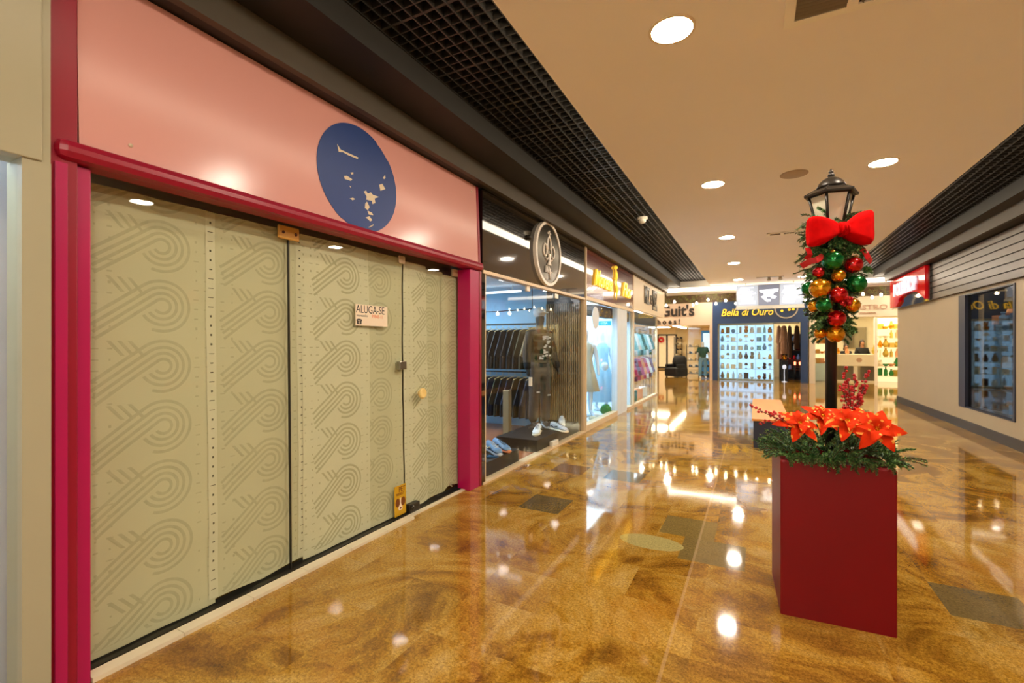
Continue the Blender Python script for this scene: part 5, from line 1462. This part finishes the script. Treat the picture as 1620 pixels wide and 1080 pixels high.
# black framed mirror with a red ornament
m = thing('framed_mirror', 'tall black-framed mirror at the back of the shoe shop', 'mirror', (-4.68, 28.95, 0.05))
MB().box(-0.56, -0.48, -0.05, 0, 0, 2.0).box(0.48, 0.56, -0.05, 0, 0, 2.0).box(-0.56, 0.56, -0.05, 0, 1.94, 2.02).box(-0.56, 0.56, -0.05, 0, 0, 0.08).box(-0.05, 0.05, -0.05, 0, 0, 2.0).build('frame', 'matt_black', m)
MB().box(-0.5, 0.5, -0.02, -0.01, 0.02, 2).build('glass', 'warm_white', m)
w_ = MB(); r_ = random.Random(3)
for i in range(14):
    a = i * 2 * PI / 14; w_.ball((0.12 * math.cos(a), 0, 0.12 * math.sin(a)), 0.06, 8)
tag(w_.build('red_wreath', 'bauble_red', loc=(-5.0, 28.83, 1.74)), 'red wreath hanging on the black-framed mirror', 'wreath')
# shoe racks
def shoe_me(m): 
    def f():
        b = MB(); shoe(b, b); return b.mesh('shoe', [m])
    return cached(('shoe', m), f)
def shoe_rack(label, loc, rz, W, levels, key, step=0.3):
    t = thing('shoe_rack', label, 'shoe rack', loc, rz)
    for i in range(levels): MB().box(-W / 2, W / 2, -0.15, 0.15, 0.14 + i * step, 0.155 + i * step).build('shelf', 'matt_black', t)
    for x in (-W / 2, W / 2): 
        for y in (-0.14, 0.14): MB().cyl((x, y, 0), (x, y, 0.155 + (levels - 1) * step + 0.1), 0.012, 8).build('upright', 'matt_black', t)
    n = max(2, int(W / 0.17))
    for i in range(levels):
        for j in range(n):
            cn, cm = (('black', 'matt_black'), ('white', 'warm_white'), ('brown', 'dark_wood'), ('tan', 'cloth_tan'))[(i * 3 + j * 2 + len(key)) % 4]
            lx = -W / 2 + (j + 0.5) * W / n
            p = Vector((lx * math.cos(rz), lx * math.sin(rz), 0)) + Vector(loc) + Vector((0, 0, 0.156 + i * step))
            o = inst('shoe', shoe_me(cm), p - Vector((0, 0.1, 0)), (0, 0, rz + 1.2))
            tag(o, f'{cn} shoe, {ordn[j]} on the {ordn[i]} level up of the {key}', 'shoe', 'shoes on display in the shoe shop')
    return t
shoe_rack('open black shoe rack just behind the shoe shop window', (-2.5, 22.3, 0), 0.1, 0.5, 5, 'window rack')
shoe_rack('second black shoe rack beside the blue poster', (-2.05, 22.6, 0), 0.1, 0.42, 4, 'rack by the blue poster')
shoe_rack('tall black shoe rack at the back beside the mirror', (-4.0, 28.6, 0), 0, 0.42, 6, 'back rack beside the mirror', 0.33)
shoe_rack('tall black shoe rack at the near side of the shoe shop entrance', (-4.55, 22.6, 0), 0.5, 0.3, 6, 'entrance rack', 0.33)
ac = thing('armchair', 'dark armchair with a rounded back inside the shoe shop', 'armchair', (-3.15, 21.9, 0), -0.5)
MB().box(-0.36, 0.36, -0.36, 0.36, 0.04, 0.42, 0, None, 0.05).build('seat', 'jacket_black', ac)
MB().loft([[(x * f, y, z) for x, y, z in [(-0.36, 0.2, z0), (-0.3, 0.36, z0), (0.3, 0.36, z0), (0.36, 0.2, z0), (0.24, 0.14, z0), (-0.24, 0.14, z0)]] for z0, f in ((0.4, 1), (0.7, 0.98), (0.88, 0.85), (0.95, 0.6))]).build('backrest', 'jacket_black', ac)
for sx in (-1, 1): MB().box(sx * 0.3 - 0.06, sx * 0.3 + 0.06, -0.32, 0.2, 0.4, 0.58, 0, None, 0.03).build('armrest', 'jacket_black', ac)
for sx in (-1, 1):
    for sy in (-1, 1): MB().cyl((sx * 0.3, sy * 0.3, 0), (sx * 0.3, sy * 0.3, 0.06), 0.02, 8).build('leg', 'matt_black', ac)
po = thing('blue_poster_stand', 'tall lit blue poster stand inside the shoe shop window', 'poster', (-1.93, 23.2, 0))
mat('poster_blue', s(30, 96, 140), 0.4, emit=0.25, ecol=s(30, 96, 140))
MB().box(-0.3, 0.3, 0, 0.05, 0.05, 2.1).build('frame', 'poster_blue', po)
MB().box(-0.22, 0.22, -0.01, 0, 0.75, 1.98).build('sheet', 'backlit_blue', po)
MB().box(-0.3, 0.3, -0.15, 0.2, 0, 0.05).build('base', 'matt_black', po)
mq = thing('mannequin', 'mannequin in a dark top and pale blue jeans before the blue poster stand', 'mannequin', (-2.0, 21.5, 0), 0.3)
inst('figure', cached('wfig2', lambda: body('figure', pose(), ['mannequin_white'], 1.0, 1)), (0, 0, 0), scale=0.9, parent=mq)
Pm = pose()
inst('top', top_mesh('top', Pm, 'cloth_green', 0.03, 'short', None, 1), (0, 0, 0), scale=0.9, parent=mq)
inst('jeans', trouser_mesh('jeans', Pm, 'denim_blue', 0.03, 1), (0, 0, 0), scale=0.9, parent=mq)

# gift shop in blue
b = MB()
b.box(-1.54, 1.78, YF - 0.06, YF + 0.2, 2.30, 3.18).box(-1.54, -1.36, YF - 0.06, YF + 0.2, 0, 2.3).box(1.52, 1.74, YF - 0.06, YF + 0.2, 0, 2.3)
struct(b.build('wall_gift_shop_front', 'blue_wall'))
slab('wall_gift_rear', -1.5, 1.9, 24.0, 24.1, 0, 2.6, 'cream_wall'); slab('wall_gift_side', 1.74, 1.86, YF + 0.2, 24.1, 0, 2.6, 'cream_wall'); slab('ceiling_gift', -1.5, 1.8, YF + 0.2, 24.1, 2.55, 2.6, 'cream_wall')
t = thing('gift_shop_sign', 'gold and silver script on the blue fascia below the menu board', 'sign')
t.matrix_world = on_far(-0.32, YF - 0.064, 2.72)
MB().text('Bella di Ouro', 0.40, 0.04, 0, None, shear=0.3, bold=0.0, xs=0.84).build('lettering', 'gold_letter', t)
t = thing('ring_sign', 'round silver ring sign with gold beads under the menu board', 'sign')
t.matrix_world = on_far(1.04, YF - 0.064, 2.84)
MB().ring(0.35, 0.39, 0.04, 48).build('ring', 'brushed_metal', t)
for a, q in ((0.23, -0.05), (-0.2, 0.06), (-0.14, -0.1), (0.1, -0.06), (0.0, 0.12)):
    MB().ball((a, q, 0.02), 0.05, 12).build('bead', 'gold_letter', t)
lamp_panel('ceiling_lamp', 'cool light panel added over the gift shop display', 'ceiling light', -1.2, 0.5, 20.84, 20.98, 2.54, 'screen_text')  # added in front of the cabinet to light the gifts' fronts
lamp_panel('ceiling_lamp', 'warm light panel at the back of the gift shop', 'ceiling light', 0.9, 1.4, 23.0, 23.5, 2.54, 'panel_warm')
ds_ = thing('display_cabinet', 'wide blue-lit display cabinet full of gifts under the blue fascia', 'display cabinet', (-0.34, 21.05, 0))
MB().box(-0.98, 0.98, 0.3, 0.33, 0.05, 2.25).build('back_panel', 'backlit_blue', ds_)
LV = (0.08, 0.48, 0.88, 1.24, 1.58, 1.92)
for z in LV: MB().box(-0.98, 0.98, -0.2, 0.3, z - 0.015, z).build('shelf', 'shelf_glass', ds_)
for x in (-0.98, -0.33, 0.33, 0.96): MB().box(x, x + 0.02, -0.2, 0.3, 0, 2.25).build('divider', 'shelf_glass', ds_)
r_ = random.Random(33)
PALE = [('white', 'cool_white'), ('white', 'cool_white'), ('pale blue', 'balloon_blue'), ('aqua', 'cloth_aqua'), ('cream', 'warm_white'), ('blue', 'shoe_blue'), ('gold', 'bauble_gold')]
WARM = [('cream', 'warm_white'), ('orange', 'cloth_peach'), ('white', 'cool_white'), ('cream', 'warm_white'), ('yellow', 'cloth_yellow'), ('tan', 'cloth_tan'), ('brown', 'dark_wood')]
g = struct(MB().box(-1.34, 0.66, YF + 0.03, YF + 0.036, 0, 2.3).build('window_13', GLASS))
for k, z in enumerate(LV):
    for i, ix in enumerate((-1.2, -1.0, -0.8, -0.54, -0.33, -0.12, 0.13, 0.32, 0.51)):
        kind = r_.choice(('box', 'jar', 'vase', 'bowl', 'ball', 'plush', 'frame', 'lamp', 'bottle'))
        cn, cm = r_.choice(PALE if k > 2 else WARM)
        stock(kind, cn, cm, f'{cn} {kind} on the {ordn[k]} shelf up of the blue-lit cabinet, {ordn[i]} along', (ix, 20.98 + r_.uniform(-0.06, 0.1), z + 0.001), r_.uniform(0, 3), (1.0 if kind == 'bowl' else 1.15 + 0.3 * r_.random()), 'gifts in the blue-lit cabinet')
# hanging robes and cabinets in the open half
mat('robe_beige', s(186, 150, 124), 0.8, var=0.2, scale=12); mat('robe_red', s(150, 30, 24), 0.8); mat('robe_brown', s(84, 60, 44), 0.8)
tag(MB().cyl((0.62, 21.0, 2.28), (1.5, 21.0, 2.28), 0.015).cyl((0.66, 21.0, 2.28), (0.66, 21.0, 2.55), 0.008).cyl((1.48, 21.0, 2.28), (1.48, 21.0, 2.55), 0.008).build('clothes_rail', 'dark_steel'), 'hanging rail across the open half of the gift shop', 'clothes rail')
for i, (x, m_, L, lab) in enumerate(((0.82, 'robe_beige', 1.3, 'long beige robe hanging next to the blue-lit cabinet'), (0.99, 'robe_beige', 1.1, 'beige robe with open front in the gift shop doorway'), (1.18, 'robe_brown', 1.25, 'dark brown robe behind the beige ones'), (1.42, 'robe_brown', 0.9, 'short brown robe beside the blue pillar'))):
    t = thing('hanging_robe', lab, 'robe', (x, 21.0, 2.18), math.radians((70, 60, 72, 66)[i]), 'robes hanging in the gift shop')
    garment('coat', L, 0.26, i).build('cloth', m_, t)
    inst('hanger', cached('hang3', lambda: hanger(MB()).mesh('hanger', ['robe_red'])), (0, 0, 0), parent=t)
cb = thing('cabinet', 'dark cabinet with glints of light in the open half of the gift shop', 'cabinet', (1.2, 22.6, 0))
MB().box(-0.3, 0.5, 0.2, 0.25, 0, 1.9).box(-0.3, -0.27, -0.2, 0.25, 0, 1.9).box(0.47, 0.5, -0.2, 0.25, 0, 1.9).build('body', 'matt_black', cb)
for z in (0.02, 0.4, 0.8, 1.2, 1.6): MB().box(-0.3, 0.5, -0.2, 0.2, z, z + 0.02).build('shelf', 'dark_wood', cb)
for k, z in enumerate((0.42, 0.82, 1.22, 1.62)):
    for i in range(5):
        kind = r_.choice(('jar', 'vase', 'bowl', 'bottle')); cn, cm = r_.choice(IC[2:7])
        stock(kind, cn, cm, f'{cn} {kind} on the {ordn[k]} shelf up of the dark cabinet, {ordn[i]} along', (0.98 + i * 0.15, 22.55, z), 0, 1.2, 'goods in the dark cabinet')
for i, x in enumerate((1.44, 1.62)):
    tag(MB().ball((0, 0, 0), 0.04, 12).cyl((0, 0, -0.03), (0, 0, -0.09), 0.03, 10).build('red_lamp', 'red_glow', loc=(x, 22.3, 0.62 + 0.09)), ('red lamp glowing in the gift shop, next to the robes', 'red lamp glowing in the gift shop, close to the blue pillar')[i], 'lamp')
    tag(MB().cyl((0, 0, 0), (0, 0, 0.60), 0.03, 10).lathe([(0.09, 0), (0.09, 0.02)], 16).build('lamp_stand', 'dark_steel', loc=(x, 22.3, 0)), ('dark stand under the red lamp next to the robes', 'dark stand under the red lamp by the blue pillar')[i], 'stand')
tag(MB().lathe([(0.09, 0), (0.09, 0.01), (0.012, 0.03), (0.012, 0.5), (0.06, 0.52), (0.07, 0.6), (0.04, 0.66)], 16).build('floor_lamp', 'bulb_glow' if False else 'letter_white_lit', loc=(1.0, 20.95, 0)), 'small glowing lamp on the floor under the robes', 'lamp')
tag(MB().ball((0, 0, 0), 0.09, 14, 0, None, 1, 0.6, 1).lathe([(0.05, -0.11), (0.05, -0.09), (0.02, -0.07)], 12).build('gold_ornament', 'bauble_gold', loc=(1.02, 21.3, 0.95)), 'round gold ornament below the open beige robe', 'ornament')
tag(MB().box(-0.12, 0.12, -0.12, 0.12, 0, 0.83, 0, None, 0.01).build('pedestal', 'matt_black', loc=(1.02, 21.3, 0)), 'dark pedestal carrying the gold ornament', 'pedestal')

# pale shop on the far side
b = MB()
b.box(1.79, 5.2, YF, YF + 0.2, 2.45, 3.18).box(1.79, 1.98, YF - 0.02, YF + 0.2, 0, 2.45)
struct(b.build('wall_pale_shop_front', 'castro_wall'))
slab('wall_pale_rear', 1.9, 6.0, 25.0, 25.1, 0, 2.8, 'warm_white'); slab('wall_pale_side', 6.0, 6.1, YF, 25.1, 0, 2.8, 'warm_white'); slab('ceiling_pale', 1.9, 6.1, YF + 0.2, 25.1, 2.75, 2.8, 'warm_white')
t = thing('pale_shop_sign', 'faint bronze lettering on the pale fascia beyond the garland', 'sign')
t.matrix_world = on_far(3.55, YF - 0.004, 2.74)
mat('letter_bronze', s(196, 158, 130), 0.4)
MB().text('CASTRO', 0.24, 0.02, 0, Matrix.Translation((0, 0.04, 0)), xs=1.25).text('JOALHERIA', 0.08, 0.02, 0, Matrix.Translation((0, -0.16, 0)), xs=1.2).build('lettering', 'letter_bronze', t)
lamp_panel('ceiling_lamp', 'large warm light panel over the counter of the pale shop', 'ceiling light', 2.6, 4.0, 22.2, 23.2, 2.74, 'panel_bright')
lamp_panel('ceiling_lamp', 'warm light panel over the goods wall of the pale shop', 'ceiling light', 4.4, 5.4, 21.4, 22.4, 2.74, 'panel_bright')
struct(MB().box(3.76, 3.84, YF + 0.02, YF + 0.08, 0, 2.45).box(5.1, 5.2, YF + 0.02, YF + 0.08, 0, 2.45).build('trim_12', 'warm_white'))
struct(MB().box(1.98, 3.76, YF + 0.05, YF + 0.056, 0, 2.45).build('window_14', GLASS))
ct = thing('counter', 'white shop counter with two grey glass fronts', 'counter', (3.45, 22.4, 0))
MB().box(-0.68, 0.68, -0.3, 0.3, 0.62, 1.08, 0, None, 0.01).box(-0.68, 0.68, -0.25, 0.3, 0, 0.06).box(-0.68, -0.62, -0.25, 0.3, 0, 0.7).box(0.62, 0.68, -0.25, 0.3, 0, 0.7).box(-0.06, 0.06, -0.25, 0.3, 0, 0.7).build('body', 'warm_white', ct)
for x in (-0.34, 0.34): MB().box(x - 0.27, x + 0.27, -0.2, -0.18, 0.06, 0.62).build('glass_front', 'mirror_grey', ct)
MB().lathe([(0.09, 0), (0.09, 0.006)], 28, 0, Matrix.Translation((0.1, -0.302, 0.86)) @ Matrix.Rotation(PI / 2, 4, 'X'), False).build('round_emblem', 'letter_bronze', ct)
for i, (x, y, lab, hs, hm) in enumerate(((3.25, 22.95, 'seated person with dark hair behind the white counter, only the head showing', 0.80, 'hair_dark'), (3.78, 22.95, 'taller person in dark clothes behind the white counter', 0.89, 'hair_dark'))):
    pr_ = thing('person', lab, 'person', (x, y, 0), 0.1)
    inst('figure', cached(('pf',), lambda: body('figure', pose(), ['skin'], 1.0, 2)), (0, 0, 0), scale=hs, parent=pr_)
    inst('shirt', cached(('ps',), lambda: top_mesh('shirt', pose(), 'jacket_black', 0.03)), (0, 0, 0), scale=hs, parent=pr_)
    inst('trousers', cached(('pt',), lambda: trouser_mesh('trousers', pose(), 'charcoal_fabric', 0.03)), (0, 0, 0), scale=hs, parent=pr_)
    h_ = MB().ball((0, 0.02, 1.74), 0.108, 20, 0, None, 0.95, 1.0, 1.08).ball((-0.075, 0.03, 1.6), 0.045, 12, 0, None, 0.8, 1, 2.0).ball((0.075, 0.03, 1.6), 0.045, 12, 0, None, 0.8, 1, 2.0)
    h_.build('hair', hm, pr_).scale = (hs,) * 3
    f_ = MB().ball((0, -0.062, 1.685), 0.068, 16, 0, None, 0.95, 0.75, 1.25).ball((0, -0.118, 1.675), 0.013, 8, 0, None, 0.8, 1, 1.5)
    f_.build('face', 'skin', pr_).scale = (hs,) * 3
    e_ = MB()
    for sx in (-1, 1): e_.ball((sx * 0.027, -0.11, 1.705), 0.008, 8)
    e_.box(-0.022, 0.022, -0.112, -0.106, 1.635, 1.642)
    e_.build('eyes_and_mouth', 'hair_dark', pr_).scale = (hs,) * 3
    x_ = 0
tag(MB().box(-0.4, 0.4, -0.02, 0.02, -0.45, 0.45, 0, None, 0.01).build('wall_screen', 'mirror_grey', loc=(3.85, 24.9, 1.75)), 'plain grey screen on the wall behind the counter', 'screen')
gd = thing('goods_shelves', 'tall warm-lit goods shelves along the far side of the pale shop', 'shelving', (4.75, 22.6, 0))
GL = (0.25, 0.62, 0.98, 1.34, 1.70, 2.05)
MB().box(-0.6, 0.8, 0.28, 0.32, 0, 2.5).build('back_panel', 'backlit_cream', gd)
for z in GL: MB().box(-0.6, 0.8, -0.15, 0.28, z - 0.02, z).build('shelf', 'warm_white', gd)
GCOL = [('white', 'warm_white'), ('yellow', 'cloth_yellow'), ('orange', 'cloth_peach'), ('gold', 'bauble_gold'), ('amber', 'amber_plastic'), ('green', 'moss_green')]
for k, z in enumerate(GL):
    for i in range(7):
        kind = r_.choice(('box', 'jar', 'vase', 'bowl', 'frame', 'bottle')); cn, cm = r_.choice(GCOL if k < 3 else GCOL[:5])
        stock(kind, cn, cm, f'{cn} {kind} on the {ordn[k]} shelf up of the warm-lit goods shelves, {ordn[i]} along', (4.28 + i * 0.17, 22.55, z + 0.001), r_.uniform(0, 3), 1.3 + 0.4 * r_.random(), 'goods on the warm-lit shelves')
sd = thing('side_shelves', 'low warm-lit shelf unit seen behind the black lamp post pole', 'shelving', (2.45, 22.3, 0))
MB().box(-0.45, 0.29, 0.28, 0.32, 0.6, 2.3).build('back_panel', 'backlit_cream', sd)
MB().box(-0.45, 0.29, -0.2, 0.3, 0, 0.7, 0, None, 0.01).build('glass_base', 'shelf_glass', sd)
for z in (1.1, 1.5, 1.9): MB().box(-0.45, 0.29, -0.15, 0.28, z - 0.02, z).build('shelf', 'warm_white', sd)
for k, z in enumerate((0.7, 1.1, 1.5, 1.9)):
    for i in range(5):
        kind = r_.choice(('box', 'jar', 'bowl', 'frame')); cn, cm = r_.choice(GCOL[:5])
        stock(kind, cn, cm, f'{cn} {kind}, {ordn[i]} along the {ordn[k]} level of the low shelf unit', (2.09 + i * 0.14, 22.3, z + 0.001), 0, 1.2, 'goods on the low shelf unit')
for i, (dx, cm, cn) in enumerate(((-0.55, 'bauble_gold', 'gold'), (-0.25, 'cloth_peach', 'peach'), (0.62, 'cloth_yellow', 'yellow'))):
    stock('vase', cn, cm, f'{cn} vase standing on the white counter', (3.45 + dx, 22.3, 1.081), 0, 1.2 if i < 2 else 1.8, 'vases on the white counter')
st2 = thing('speaker_box', 'dark box stool standing against the plaster wall corner', 'stool', (4.35, 19.3, 0))
MB().box(-0.18, 0.14, -0.2, 0.2, 0, 0.62, 0, None, 0.01).build('body', 'matt_black', st2)

# hanging menu board
mb = thing('menu_board', 'white lit menu board of three screens hanging from the ceiling edge', 'menu board', (0.35, 15.18, 2.53))
MB().box(-0.85, 0.85, 0.0, 0.07, 0.0, 0.66).build('case', 'brushed_metal', mb)
for i, (x0, x1) in enumerate(((-0.84, -0.285), (-0.275, 0.255), (0.265, 0.84))):
    MB().box(x0, x1, -0.012, 0, 0.05, 0.64).build('screen', 'screen_grey' if i == 1 else 'screen_white', mb)
r_ = random.Random(9)
for i, (x0, x1) in enumerate(((-0.8, -0.32), (0.3, 0.8))):
    tx = MB()
    for j in range(9):
        a = x0 + r_.uniform(0.0, 0.12); c_ = x1 - r_.uniform(0.0, 0.2)
        tx.box(a, c_, -0.016, -0.012, 0.56 - j * 0.056, 0.585 - j * 0.056)
    tx.build('menu_lines', 'screen_text', mb)
cm_ = MB()
cm_.prism([(-0.24, 0.14), (0.24, 0.16), (0.22, 0.08), (0.13, 0.06), (0.1, -0.02), (0.2, -0.06), (0.14, -0.12), (0.04, -0.1), (0.05, -0.19), (-0.05, -0.2), (-0.2, -0.05), (-0.12, -0.02), (-0.14, 0.06), (-0.22, 0.08)], 0.004, 0, on_far(-0.01, -0.012, 0.35))
cm_.prism([(-0.06, -0.06), (0.05, -0.06), (0.05, -0.13), (-0.05, -0.13)], 0.006, 1, on_far(-0.01, -0.012, 0.35))
cm_.build('centre_mark', ['screen_text', 'screen_grey'], mb)
MB().box(-0.86, 0.86, -0.02, 0.09, -0.05, 0.0).build('lower_rail', 'brushed_metal', mb)
for x in (-0.6, 0.6): MB().cyl((x, 0.04, 0.65), (x, 0.04, 0.72), 0.012, 8).build('hanging_rod', 'steel', mb)

# garland of ferns along the court and a festoon of bulbs
fn = MB(); r_ = random.Random(7)
for i in range(520):
    x = r_.uniform(-5.5, 5.0)
    if -0.4 < x < 1.6 and r_.random() < 0.6: continue
    p = Vector((x, YF - r_.uniform(0.02, 0.2), r_.uniform(3.22, 3.66)))
    d = Vector((r_.uniform(-1, 1), -0.6, r_.uniform(-1.0, 0.5))).normalized() * r_.uniform(0.12, 0.26)
    wv = d.cross(Vector((0, 1, 0.2))).normalized() * 0.03
    for k in range(4):
        c = p + d * (k / 4); 
        for sgn in (-1, 1):
            fn.add([c, c + d * 0.3 + wv * sgn * (2.2 - k * 0.4), c + d * 0.12 + wv * sgn * 0.5], [(0, 1, 2)], k % 2)
tag(fn.build('hanging_ferns', ['fern_green', 'fir_light']), 'band of yellow-green ferns above the shop fascias across the court', 'greenery')
bulbs = [(-2.95, 2.80), (-2.78, 2.83), (-2.5, 2.95), (-1.9, 2.82), (-1.78, 2.87), (-1.42, 2.97), (-1.17, 2.83), (-0.88, 2.92), (-0.57, 2.81), (-0.28, 2.9), (0.05, 2.82), (0.4, 2.92), (0.75, 2.83), (1.08, 2.9), (1.39, 2.82), (1.75, 2.93), (2.1, 2.84), (2.48, 2.9), (2.82, 2.95), (3.04, 2.84), (3.25, 2.91), (3.56, 2.87), (3.95, 2.93), (4.3, 2.85)]
cb_ = MB(); pts = [(-9.7, 17.0, 3.1)]
for x, z in bulbs: pts.append((x, 17.0, z + 0.075))
pts.append((9.7, 17.0, 3.1))
cb_.tube(pts, 0.006, 5)
tag(cb_.build('festoon_cable', 'matt_black'), 'thin dark cable of the festoon lights strung across the court', 'cable')
where = ['beside the cream corner fascia', 'over the shoe shop lettering', 'over the gap before the blue fascia', 'before the menu board', 'behind the menu board', 'beyond the menu board', 'past the lamp post garland', 'beside the red shop sign']
for i, (x, z) in enumerate(bulbs):
    b = thing('festoon_bulb', f'glowing festoon bulb {where[i // 3]}, {("first", "second", "third")[i % 3]} of that stretch', 'light bulb', (x, 17.0, z), 0, 'festoon bulbs across the court')
    inst('bulb', cached('fbulb', lambda: MB().lathe([(0.001, -0.045), (0.02, -0.04), (0.032, -0.02), (0.033, 0.0), (0.025, 0.025), (0.014, 0.04)], 14).mesh('bulb', ['bulb_glow'])), (0, 0, 0), parent=b)
    inst('socket', cached('fsock', lambda: MB().cyl((0, 0, 0.035), (0, 0, 0.078), 0.015, 10).mesh('socket', ['matt_black'])), (0, 0, 0), parent=b)
bpy.context.view_layer.update()
